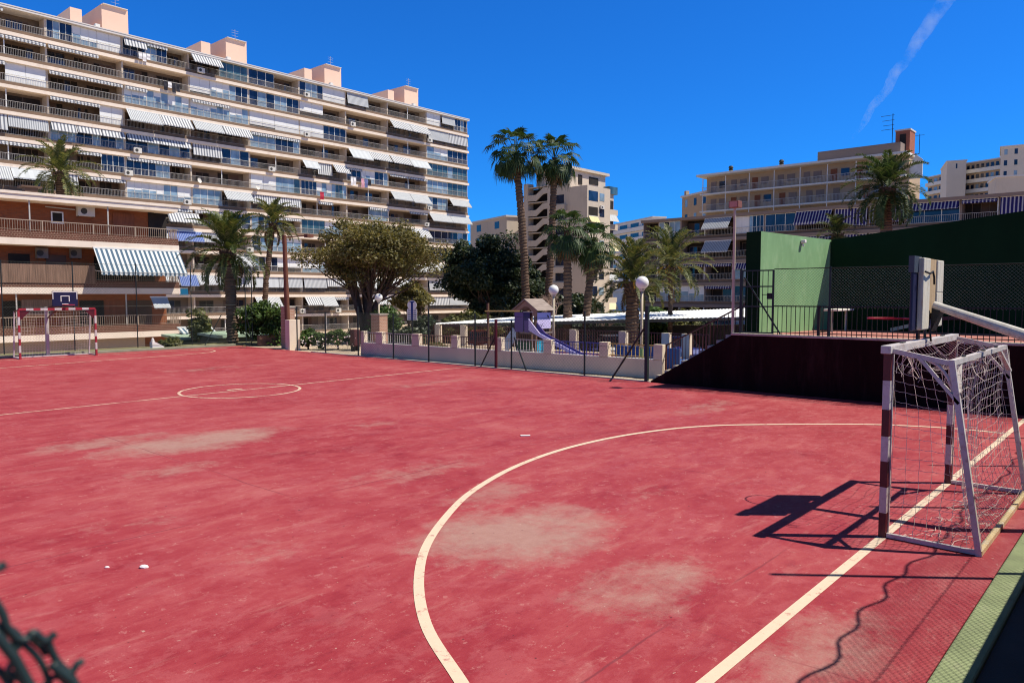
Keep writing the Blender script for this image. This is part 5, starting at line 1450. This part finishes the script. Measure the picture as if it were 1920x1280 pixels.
# ---------------------------------------------------------------- far blocks
def far_block(name, label, px0, px1, pyt, D0, D1, zb, mat, floors, cols, dep=12, slabs_=True, col0=.15, winm='glass', pyt1=None):
    a = atd(px0, pyt, D0); b = atd(px1, pyt if pyt1 is None else pyt1, D1); d = Vector((b.x - a.x, b.y - a.y)); L = d.length; rz = math.atan2(d.y, d.x)
    t = thing(name, label, 'building', (a.x, a.y, 0), rz); H = a.z
    m = MB(); m.box(0, 0, zb, L, dep, H); m.build('wall', mat, t)
    m = MB(); m.box(-.25, -.25, H + .001, L + .25, dep + .2, H + .35); m.build('roof', MT['roof_grey'], t)
    for f in range(floors):
        z = H - 2.9 * (f + 1)
        if slabs_:
            m = MB(); m.box(0, -1.0, z - .15, L, -.001, z + .12); m.box(0, -1.0, z + .121, L, -.88, z + .95); m.build('balcony', MT['far_white'], t)
        for c_ in range(cols):
            xa = L * (c_ + col0) / cols; xe = L * (c_ + 1 - col0) / cols
            m = MB(); m.box(xa, -.03, z + .9, xe, -.002, z + 2.3); m.build('window', MT[winm] if RB.random() < .75 else MT['glass_pale'], t)
    return t, L, H
far_block('far_block', 'small plain beige block between the long block and the tall palms', 882, 950, 420, 165, 150, -3, MT['mid_wall'], 3, 2, 4, False, .38)
t, L, H = far_block('far_block', 'distant white balcony block seen between the cream block and the palms', 1140, 1224, 425, 238, 210, -3, MT['far_white'], 7, 4, 4)
t, L, H = far_block('small_villa', 'sandy little house with rounded tower beside the gallery block', 1279, 1330, 371, 152, 143, -3, MT['r2_wall'], 2, 3, 8, False, .36)
m = MB(); m.lathe([(1.6, H + .36), (1.5, H + .9), (.8, H + 1.5), (.01, H + 1.7)], 14, (L * .75, 3, 0)); m.build('dome', MT['far_white'], t)
m = MB(); m.box(.3, .3, H + .36, 1.0, 1.0, H + 1.3); m.build('chimney', MT['r2_wall'], t)
t, L, H = far_block('far_block', 'distant long hillside block with a pale slab tower at its left end', 1777, 1885, 313, 230, 215, -3, MT['r2_wall'], 7, 12, 14, True, .2, pyt1=298)
t2, L2_, H2 = far_block('far_tower', 'pale slab tower standing left on the distant hillside block', 1776, 1812, 304, 222, 220, -3, MT['far_wall'], 1, 1, 16, False, .46)
m = MB()
for k in range(5): m.box(L2_ + .003, 3, H2 - 2.9 * (k + 1) + .9, L2_ + .04, 5, H2 - 2.9 * (k + 1) + 2.2)
m.build('side_window', MT['glass'], t2)
far_block('far_tower', 'tallest pale tower cut by the right edge of the picture', 1877, 1955, 277, 205, 200, -3, MT['far_wall'], 6, 4, 16, False, .34)
far_block('far_block', 'low plain sandy wall block below the tallest pale tower', 1868, 1990, 333, 175, 170, -3, MT['mid_wall'], 0, 1, 10, False)
far_block('far_block', 'low dim block sloping left of the slab tower', 1740, 1780, 334, 260, 250, -3, MT['r2_wall'], 3, 4, 10, True, .2)
# ================================================================ vegetation
def leaf_quads(P, N, size, rng, aspect=1.9, droop=0.3):
    """P (n,3) centres, N (n,3) rough normals -> quads"""
    n = len(P); s = size * rng.uniform(.6, 1.35, n)[:, None]
    N = N + rng.normal(0, .55, (n, 3)); N /= np.linalg.norm(N, axis=1)[:, None] + 1e-9
    T = rng.normal(0, 1, (n, 3)); T[:, 2] -= droop; T -= N * (T * N).sum(1)[:, None]; T /= np.linalg.norm(T, axis=1)[:, None] + 1e-9
    B = np.cross(N, T)
    a = T * s * .5 * aspect ** .5; b = B * s * .5 / aspect ** .5
    return np.stack([P - a, P - b * 1.0 + a * .1, P + a, P + b * 1.0 + a * .1], 1)

def broad_tree(name, label, cat, base, height, trunk_h, trunk_r, crown_c, crown_r, leafmat, barkmat, nclump, nleaf, lsize, seed, group=None, clump_r=.7, flat=.6, stems=4, shell=.55, limbs=True):
    rng = np.random.default_rng(seed); rr = random.Random(seed)
    t = thing(name, label, cat, base, 0, group)
    cc = Vector(crown_c); cr = Vector(crown_r)
    tips = []
    while len(tips) < nclump:
        v = Vector((rr.gauss(0, 1), rr.gauss(0, 1), rr.gauss(0, 1))); v.normalize()
        u = (shell + (1 - shell) * rr.random()) * (.82 + .3 * mnoise.noise(v * 2.2 + Vector((seed, 0, 0))))
        if v.z < -.25 and rr.random() < .65: continue
        p = Vector((v.x * cr.x * u, v.y * cr.y * u, v.z * cr.z * u * (1 if v.z > 0 else flat))) + cc
        tips.append((p, v))
    m = MB()
    # trunk made of a few stems that separate and fork
    if limbs:
        stem_tops = []
        for k in range(stems):
            a = 2 * math.pi * k / stems + rr.uniform(-.4, .4)
            bx, by = (.5 * trunk_r * math.cos(a), .5 * trunk_r * math.sin(a)) if stems > 1 else (0, 0)
            top = Vector((cc.x + cr.x * .38 * math.cos(a), cc.y + cr.y * .38 * math.sin(a), cc.z - cr.z * .15))
            p0 = Vector((bx, by, -.3)); p1 = Vector((bx * 1.1, by * 1.1, trunk_h)); pts = []; rad = []
            for j in range(9):
                u = j / 8
                q = p0.lerp(p1, min(1, u * 2.2)) if u < .45 else p1.lerp(top, (u - .45) / .55)
                q = q + Vector((mnoise.noise(Vector((seed + k, u * 3, 0))), mnoise.noise(Vector((u * 3, seed + k, 5))), 0)) * .35 * u
                pts.append(q); rad.append(trunk_r * (.62 if stems > 1 else 1) * (1 - .72 * u) * (1.35 if j == 0 else 1))
            m.tube(pts, rad, 9); stem_tops.append((pts, rad))
        for p, v in tips:
            pts, rad = min(stem_tops, key=lambda s: (s[0][6] - p).length)
            j = rr.choice((5, 6, 7, 8)); s0 = pts[j]
            mid = s0.lerp(p, .5) + Vector((rr.uniform(-.3, .3), rr.uniform(-.3, .3), rr.uniform(-.35, .05)))
            r0 = min(rad[j] * .5, trunk_r * .2)
            m.tube([s0, s0.lerp(mid, .55) + Vector((0, 0, -.05)), mid, mid.lerp(p, .6), p], [r0, r0 * .75, r0 * .55, r0 * .35, r0 * .15], 5, cap=False)
        m.build('trunk', barkmat, t, smooth=True)
    Q = []
    for p, v in tips:
        k = int(nleaf * rr.uniform(.55, 1.3)); c_r = clump_r * rr.uniform(.7, 1.25)
        d = rng.normal(0, 1, (k, 3)); d /= np.linalg.norm(d, axis=1)[:, None]; d *= (rng.random(k) ** .45)[:, None] * c_r; d[:, 2] *= .62
        P = np.array(p)[None] + d; N = d / c_r * .6 + np.array((0, 0, .8))[None]
        Q.append(leaf_quads(P, N, lsize, rng))
    quads_np('crown', np.concatenate(Q), leafmat, t)
    return t

def frond_quads(base, az, el, L, rng, nl=34, leaf=.42, droop=1.0, up=Vector((0, 0, 1)), wid=.03, sway=0.0):
    """pinnate frond: curved midrib with paired leaflets"""
    h = Vector((math.cos(az), math.sin(az), 0)); pts = []; p = Vector(base); e = el
    n = 12
    for i in range(n + 1):
        pts.append(p.copy()); d = h * math.cos(e) + Vector((0, 0, math.sin(e))); p = p + d * (L / n); e -= droop * (1.35 / n) * (.4 + 1.2 * i / n)
    side = Vector((-h.y, h.x, 0)); out = []
    for i in range(n):
        a, b = pts[i], pts[i + 1]; w = .035 * (1 - i / n) + .008
        out.append([a - side * w, b - side * w * .85, b + side * w * .85, a + side * w])
    for k in range(nl):
        u = .14 + .86 * (k + rng.random() * .6) / nl; f = min(n - 1e-3, u * n); i = int(f); q = pts[i].lerp(pts[i + 1], f - i); d = (pts[i + 1] - pts[i]).normalized()
        nv = d.cross(side).normalized(); ll = leaf * (math.sin(math.pi * min(1, .12 + u * .88)) ** .6 + .12) * rng.uniform(.8, 1.15)
        for s in (-1, 1):
            dirv = (side * s * .78 + d * .62 + nv * (-.42 + rng.normal(0, .14)) * -1 + Vector((0, 0, -.05 - .15 * rng.random()))).normalized()
            w = dirv.cross(nv); w = (w.normalized() if w.length > 1e-4 else side) * wid
            tip = q + dirv * ll
            out.append([q - w * .5, q + dirv * ll * .45 - w, tip, q + dirv * ll * .45 + w])
    return out

def trunk_mesh(pts, r, ring=.16, rough=.12, seed=1, n=12):
    """ringed palm trunk with old leaf bases"""
    rr = random.Random(seed); P = []; Rr = []
    tot = sum((pts[i + 1] - pts[i]).length for i in range(len(pts) - 1)); k = max(6, int(tot / ring * 2))
    def at(u):
        s = u * tot
        for i in range(len(pts) - 1):
            l = (pts[i + 1] - pts[i]).length
            if s <= l or i == len(pts) - 2: return pts[i].lerp(pts[i + 1], min(1, s / l))
            s -= l
    m = MB()
    for i in range(k + 1):
        u = i / k; P.append(at(u)); rad = r[0] + (r[1] - r[0]) * u; Rr.append(rad * (1 + (rough if i % 2 else -rough * .3) + rr.uniform(-.04, .04)))
    m.tube(P, Rr, n)
    for v in range(len(m.v)):
        a = m.v[v]; q = mnoise.noise(Vector(a) * 5.0) * .05; m.v[v] = (a[0] + q, a[1] - q, a[2])
    return m

def date_palm(label, top, base_z, rad, seed, crown_r, nf=46, matf='frond', dead=6, lean=(0, 0), up_bias=.2, group='date palms', leaf=.42, wid=.03, skirt=.5, nl=34, stalks=0, low=118):
    rng = np.random.default_rng(seed); base = Vector((top.x + lean[0], top.y + lean[1], base_z)); H = top.z - base_z
    t = thing('palm_tree', label, 'palm tree', base, 0, group)
    loc = Vector((-lean[0], -lean[1], H))
    mid = loc * .5 + Vector((lean[0] * .25, lean[1] * .25, 0))
    m = trunk_mesh([Vector((0, 0, -.3)), mid * .5 + Vector((lean[0] * .1, 0, 0)), mid, loc], (rad * 1.08, rad), seed=seed); m.build('trunk', MT['bark_palm'], t)
    # boot of cut leaf stubs below the crown
    m = MB()
    for k in range(46):
        a = k * 2.4; z = H - .75 + .75 * (k / 46); r0 = rad * (1.0 + .45 * (k / 46)); b = Vector((loc.x + r0 * .8 * math.cos(a), loc.y + r0 * .8 * math.sin(a), z)); e = b + Vector((.17 * math.cos(a), .17 * math.sin(a), .14)); m.tube([b, e], [.06, .035], 4)
    m.build('leaf_stubs', MT['dead'] if False else MT['bark_palm'], t)
    Q = []
    for k in range(nf):
        u = (k + .5) / nf; az = k * 2.39996 + rng.normal(0, .12); el = R(80) - R(low) * u + rng.normal(0, .12); L = crown_r * (1.0 + .14 * math.sin(u * 3.1)) * rng.uniform(.9, 1.12)
        Q += frond_quads(loc + Vector((.1 * math.cos(az), .1 * math.sin(az), .25 - .45 * u)), az, el + up_bias * (1 - u), L, rng, nl, leaf, 1.0 + .25 * u, wid=wid)
    quads_np('crown', [[tuple(v) for v in q] for q in Q], MT[matf], t)
    if stalks:
        m = MB()
        for k in range(stalks):
            a = k * 2.4 + seed; h = Vector((math.cos(a), math.sin(a), 0)); b = loc + Vector((0, 0, -.1)); m.tube([b, b + h * .35 + Vector((0, 0, .18)), b + h * .62 + Vector((0, 0, .02)), b + h * .74 + Vector((0, 0, -.25))], [.03, .03, .06, .035], 5)
        m.build('fruit_stalks', MT['orange_stalk'], t)
    if dead:
        Q = []
        for k in range(dead):
            az = rng.random() * 6.28; Q += frond_quads(loc + Vector((.15 * math.cos(az), .15 * math.sin(az), -.35)), az, R(-35) - rng.random() * .6, crown_r * rng.uniform(.55, .8), rng, 22, leaf * .8, .8, wid=wid)
        quads_np('dead_fronds', [[tuple(v) for v in q] for q in Q], MT['dead'], t)
    return t

def fan_quads(c, az, el, rad, rng, nseg=16, droop=.35):
    h = Vector((math.cos(az), math.sin(az), 0)); d = h * math.cos(el) + Vector((0, 0, math.sin(el))); s = Vector((-h.y, h.x, 0)); nrm = d.cross(s).normalized(); out = []
    for k in range(nseg):
        a0 = R(-118) + R(236) * k / nseg; a1 = R(-118) + R(236) * (k + 1) / nseg; am = (a0 + a1) / 2; r = rad * (.82 + .18 * math.cos(am * .8)) * rng.uniform(.88, 1.08)
        f = lambda a, q: c + (d * math.cos(a) + s * math.sin(a)) * q
        m0, m1 = f(a0, r * .55), f(a1, r * .55); fold = nrm * (.05 * rad)
        tip = f(am, r) + Vector((0, 0, -droop * r * rng.uniform(.5, 1.2))); mid = f(am, r * .55) + fold
        out.append([c, m0, mid, m1]); w = (m1 - m0) * .5
        out.append([m0, tip - w * .06, tip + w * .06, m1])
    return out
def fan_palm(label, top, base_z, rad, seed, crown_r, nf=40, lean=(0, 0), skirt=12, fan=.62, group='fan palms', bow=0.0):
    rng = np.random.default_rng(seed); base = Vector((top.x + lean[0], top.y + lean[1], base_z)); H = top.z - base_z
    t = thing('palm_tree', label, 'palm tree', base, 0, group); loc = Vector((-lean[0], -lean[1], H))
    pts = [Vector((0, 0, -.3))]
    for k in range(1, 7):
        u = k / 6; pts.append(loc * u + Vector((lean[0] * bow * math.sin(math.pi * u), lean[1] * bow * math.sin(math.pi * u), 0)))
    trunk_mesh(pts, (rad * 1.15, rad * .85), .22, .14, seed).build('trunk', MT['bark_palm'], t)
    Q = []; D = []
    def petiole(b, e, w, L):
        s = (e - b).cross(Vector((0, 0, 1))); s = s.normalized() * w if s.length > 1e-4 else Vector((w, 0, 0)); L.append([b - s, e - s * .6, e + s * .6, b + s])
    for k in range(nf):
        u = (k + .5) / nf; az = k * 2.39996 + rng.normal(0, .15); el = R(80) - R(135) * u + rng.normal(0, .1); L = (crown_r - fan * .75) * rng.uniform(.8, 1.1) * (.75 + .35 * math.sin(math.pi * (.2 + .7 * u)))
        b = loc + Vector((.12 * math.cos(az), .12 * math.sin(az), .15 - .4 * u)); h = Vector((math.cos(az), math.sin(az), 0)); c = b + (h * math.cos(el) + Vector((0, 0, math.sin(el)))) * L + Vector((0, 0, -.10 * L))
        petiole(b, c, .03, Q); Q += fan_quads(c, az, el - .55 - .3 * u, fan * rng.uniform(.85, 1.15), rng, 14, .28 + .35 * u)
    quads_np('crown', [[tuple(v) for v in q] for q in Q], MT['fan'], t)
    for k in range(skirt):
        az = rng.random() * 6.28; h = Vector((math.cos(az), math.sin(az), 0)); b = loc + h * rad * .8 + Vector((0, 0, -.4 - .7 * rng.random())); c = b + h * .25 * rng.uniform(.5, 1.4) + Vector((0, 0, -.45)); petiole(b, c, .03, D); D += fan_quads(c, az, R(-80), fan * .85, rng, 10, .2)
    if skirt: quads_np('dead_fronds', [[tuple(v) for v in q] for q in D], MT['dead'], t)
    return t

def top_at(px, py, D): return atd(px, py, D)
# date palms
p = top_at(112, 322, 55); date_palm('olive date palm rising above the roof of the brick block', p, tz(p.x, p.y), .27, 11, 2.5, 46, 'frond_olive', 4, leaf=.38, wid=.045)
p = top_at(427, 470, 41); date_palm('date palm standing right behind the far kerb beside the brick block', p, -.15, .27, 12, 2.3, 54, 'frond', 3, lean=(.12, -.1), leaf=.34, wid=.040, nl=38)
p = top_at(512, 418, 62); date_palm('slim olive date palm behind the leaning brown pole', p, tz(p.x, p.y), .20, 13, 2.25, 36, 'frond_olive', 6, lean=(-.9, .2), leaf=.38, wid=.045)
p = top_at(1186, 528, 38); date_palm('squat date palm with thick trunk behind the largest globe lamp', p, -1.2, .31, 14, 2.25, 44, 'frond_olive', 1, stalks=5, low=92, up_bias=.3, leaf=.34, wid=.040, nl=38)
p = top_at(1258, 500, 44); date_palm('drooping date palm with thin trunk left of the green ball court', p, -1.3, .13, 15, 2.45, 40, 'frond_olive', 2, stalks=6, low=98, up_bias=.2, leaf=.36, wid=.040, nl=38)
p = top_at(1664, 352, 44); date_palm('dark full date palm rising behind the green ball court', p, UZ, .30, 16, 2.3, 52, 'frond_dark', 2, up_bias=.05, leaf=.42, wid=.042, nl=40)
p = top_at(1570, 440, 46); date_palm('low palm top just showing over the light green wall', p, UZ, .2, 17, 1.15, 20, 'frond', 2, leaf=.4)
# fan palms
b1 = atd(988, 565, 55); p = top_at(966, 284, 55); fan_palm('taller of the two very tall fan palms with curved trunk', p, -2.2, .27, 21, 2.05, 54, lean=(b1.x - p.x, b1.y - p.y), skirt=9, fan=.80, bow=.25)
b1 = atd(1018, 565, 57); p = top_at(1040, 296, 57); fan_palm('shorter of the two very tall fan palms leaning right', p, -2.3, .25, 22, 1.95, 52, lean=(b1.x - p.x, b1.y - p.y), skirt=9, fan=.80, bow=-.15)
p = top_at(1064, 432, 46); fan_palm('medium fan palm before the cream block with yellowish crown', p, -1.4, .25, 23, 1.55, 38, lean=(.1, 0), skirt=16, fan=.72)
p = top_at(1112, 455, 47); fan_palm('medium fan palm touching its neighbour before the cream block', p, -1.4, .23, 24, 1.55, 38, lean=(-.75, .2), skirt=16, fan=.72)

# ficus over the gate
base = atd(688, 640, 43); base.z = -.5
cc = atd(697, 486, 43) - base
broad_tree('ficus_tree', 'wide umbrella shaped olive brown tree with forking trunk before the long block', 'tree', base, 7, 1.7, .40, cc, (4.7, 4.5, 3.0), MT['ficus'], MT['bark'], 170, 265, .12, 31, clump_r=.80, flat=.62, stems=6, shell=.36)
base = atd(775, 600, 46); base.z = -.8
broad_tree('small_tree', 'small twisted dark tree under the right side of the wide olive tree', 'tree', base, 4, 1.0, .2, (0, 0, 3.0), (1.7, 1.4, 1.2), MT['ficus'], MT['bark'], 36, 120, .17, 32, clump_r=.5, stems=2)
# dark evergreen
base = atd(918, 600, 60); base.z = tz(base.x, base.y)
cc = atd(914, 528, 60) - base
broad_tree('evergreen_tree', 'dense dark evergreen tree left of the tall fan palms', 'tree', base, 8, 1.2, .4, cc, (4.5, 4.0, 3.8), MT['dark_leaf'], MT['bark'], 165, 400, .20, 33, clump_r=.9, flat=.95, stems=3, shell=.45)
base = atd(985, 590, 66); base.z = tz(base.x, base.y)
broad_tree('evergreen_tree', 'lower dark evergreen bush mass between the two tall palm trunks', 'tree', base, 6, 1.0, .3, (0, 0, 3.5), (3.4, 2.4, 2.9), MT['dark_leaf'], MT['bark'], 80, 260, .24, 34, clump_r=.85, flat=1, stems=3, shell=.4)
for px, D, w, h, sd, lab in ((1085, 62, 2.8, 4.2, 35, 'dark bush mass behind the medium fan palms'), (1140, 60, 1.6, 2.4, 36, 'low bush before the foot of the cream block')):
    base = atd(px, 600, D); base.z = tz(base.x, base.y)
    broad_tree('bush', lab, 'bush', base, h, .5, .15, (0, 0, h * .55), (w, w * .7, h * .55), MT['dark_leaf'] if sd == 35 else MT['olive_leaf'], MT['bark'], 46, 220, .22, sd, clump_r=.7, flat=1, stems=3, shell=.3)
# bare tree
base = atd(1040, 580, 50); base.z = -1.6
t = thing('bare_tree', 'leafless reddish branching tree between the tall and medium palms', 'tree', base)
m = MB(); rr = random.Random(5)
def twig(p, d, L, r, k):
    q = p + d * L; m.tube([p, p.lerp(q, .5) + Vector((rr.uniform(-.06, .06), rr.uniform(-.06, .06), 0)), q], [r, r * .8, r * .6], 5, cap=False)
    if k == 0: return
    for _ in range(3 if k > 1 else 2):
        e = (d + Vector((rr.uniform(-.8, .8), rr.uniform(-.8, .8), rr.uniform(-.1, .6)))).normalized(); twig(q, e, L * rr.uniform(.6, .8), r * .58, k - 1)
twig(Vector((0, 0, 0)), Vector((0, 0, 1)), 1.5, .11, 5); m.build('trunk', MT['bark_pale'], t)
base = atd(1122, 590, 52); base.z = -1.6
t = thing('bare_tree', 'second leafless shrub tree before the cream block', 'tree', base)
m = MB(); twig(Vector((0, 0, 0)), Vector((.1, 0, 1)), 1.1, .09, 5); m.build('trunk', MT['bark_pale'], t)

def shrub(name, label, px, py_top, py_bot, wpx, D, mat, seed, cat='shrub', n=26, leaf=130, ls=.13, group=None, dy=1.0, zb=None):
    base = atd(px, py_bot, D); ztop = atd(px, py_top, D).z; base.z = tz(base.x, base.y) if zb is None else zb
    h = max(.4, ztop - base.z); w = wpx / FOC * D / 2
    return broad_tree(name, label, cat, base, h, .15, .06, (0, 0, h * .5), (w, w * dy, h * .52), MT[mat], MT['bark'], n, leaf, ls, seed, group, clump_r=max(.22, min(.5, h * .25)), flat=1, stems=3, shell=.25)
shrub('shrub', 'bright green rounded shrub right of the big date palm', 487, 560, 625, 85, 40, 'green_leaf', 41, n=50, leaf=170)
shrub('shrub', 'tall dark green shrub against the brick gate pillar', 520, 565, 640, 36, 39.5, 'green_leaf', 42, n=30)
shrub('shrub', 'yellow green young palm shrub left of the big date palm', 375, 575, 640, 34, 44, 'olive_leaf', 43, n=18, ls=.2)
shrub('shrub', 'clipped round green bush behind the pale brick pillar', 722, 570, 620, 62, 41, 'green_leaf', 44, n=44, leaf=170)
shrub('shrub', 'dark bush behind the signpost', 792, 588, 625, 60, 41, 'dark_leaf', 45, n=30, leaf=150)
shrub('shrub', 'sunny yellow green hedge top above the left end of the carport', 880, 580, 612, 120, 53, 'olive_leaf', 46, n=50, leaf=150, ls=.2)
shrub('shrub', 'yellow flowering bush below the drooping date palm', 1285, 572, 600, 75, 56, 'olive_leaf', 47, n=36, leaf=150, ls=.2)
shrub('shrub', 'green leafy bush at the foot of the squat date palm', 1225, 560, 600, 55, 48, 'green_leaf', 48, n=30, leaf=140, ls=.22)
shrub('shrub', 'low dry weeds beside the white garden ornament', 325, 636, 655, 50, 37.6, 'olive_leaf', 49, n=16, leaf=90, ls=.12, zb=0)
shrub('shrub', 'dry scrub behind the brown playground railing', 820, 640, 660, 40, 33, 'olive_leaf', 52, n=18, leaf=90, ls=.12, zb=-.05)
# flower bed between the pier and the playground wall
for i, (px, w, pt_, sd) in enumerate(((578, 40, 612, 61), (606, 40, 622, 62), (634, 40, 612, 63), (660, 36, 618, 64))):
    shrub('flower_shrub', ('leafy bed shrub nearest the white pier', 'leafy bed shrub second from the white pier', 'leafy bed shrub third from the white pier', 'dark bed shrub next to the maroon bin')[i], px, pt_, 650, w, 36.5, 'green_leaf' if i != 3 else 'dark_leaf', sd, n=26, leaf=120, ls=.12, group='shrubs of the flower bed', zb=-.05)
rng = np.random.default_rng(77)
P = []
for px in range(566, 668, 3):
    for k in range(2):
        q = atd(px + rng.uniform(-2, 2), rng.uniform(630, 652), 35.3); P.append(q)
P = np.array([tuple(q) for q in P]); P[:, 2] = np.clip(P[:, 2], .06, 1.0)
o = quads_np('blossoms', leaf_quads(P, np.zeros_like(P) + np.array((-.5, -.6, .6)), .085, rng, 1.1), MT['flower']); o['kind'] = 'stuff'
# hedges under and behind things
def hedge(label, a, b, h, wdt, mat, seed, n=3000, ls=.16):
    rng = np.random.default_rng(seed); a, b = Vector(a), Vector(b); L = (b - a).length; d = (b - a) / L; s = Vector((-d.y, d.x, 0)).normalized()
    t = thing('hedge', label, 'hedge', a)
    u = rng.random(n) * L; v = (rng.random(n) - .5) * wdt; z = rng.random(n) ** .7 * h
    P = np.array([tuple(d * u[i] + s * v[i] + Vector((0, 0, z[i] + .18 * mnoise.noise(Vector((u[i] * .9, seed, 0))) * h))) for i in range(n)])
    N = np.zeros_like(P); N[:, 2] = .7; N[:, 0] = -.3; N[:, 1] = -.6
    quads_np('foliage', leaf_quads(P, N, ls, rng), MT[mat], t)
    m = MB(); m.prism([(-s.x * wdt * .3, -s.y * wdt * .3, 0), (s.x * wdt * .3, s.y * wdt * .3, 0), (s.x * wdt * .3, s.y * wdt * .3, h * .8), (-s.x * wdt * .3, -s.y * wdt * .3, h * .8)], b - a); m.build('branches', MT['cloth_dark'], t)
    return t
a = atd(800, 600, 60); b = atd(985, 600, 56); a.z, b.z = -2.2, -2.0
hedge('dark hedge behind the left part of the carport', a, b, 2.6, 1.2, 'dark_leaf', 71, 5000, .2)
a = atd(990, 600, 58); b = atd(1330, 600, 60); a.z = b.z = -2.2
hedge('long dark hedge behind the carport and the palms', a, b, 2.9, 1.6, 'dark_leaf', 72, 9000, .24)
a = atd(572, 600, 60); b = atd(800, 600, 60); a.z = b.z = -2.6
hedge('low hedge in front of the ground floor of the long block', a, b, 2.0, 1.2, 'green_leaf', 73, 6000, .22)
a = atd(690, 640, 40.5); b = atd(800, 640, 40.5); a.z = b.z = -1.0
hedge('green hedge behind the playground wall near the signpost', a, b, 1.75, .8, 'dark_leaf', 74, 4000, .15)

# ================================================================ sky: aircraft trail
A = atd(1597, 262, 2600); B = atd(1800, -40, 2300)
m = MB(); pts = []; rad = []
for k in range(15):
    u = k / 14; pts.append(A.lerp(B, u) + Vector((9 * math.sin(k * 1.7), 0, 7 * math.sin(k * 2.3)))); rad.append(9 + 17 * u ** .8 if k else 4)
m.tube(pts, rad, 14)
g = NG('vapour'); nt_ = g.t; nt_.nodes.remove(g.b)
pv = g.n('VolumePrincipled'); pv.inputs['Color'].default_value = (1, 1, 1, 1); pv.inputs['Anisotropy'].default_value = .3
nz_ = g.noise(g.pos(), .022, 6, .65); g.l(g.mapr(nz_, .40, .72, 0.0, .010), pv.inputs['Density']); g.l(pv.outputs[0], g.out.inputs['Volume'])
o = m.build('vapour_trail', g.mat, smooth=True); o['kind'] = 'stuff'
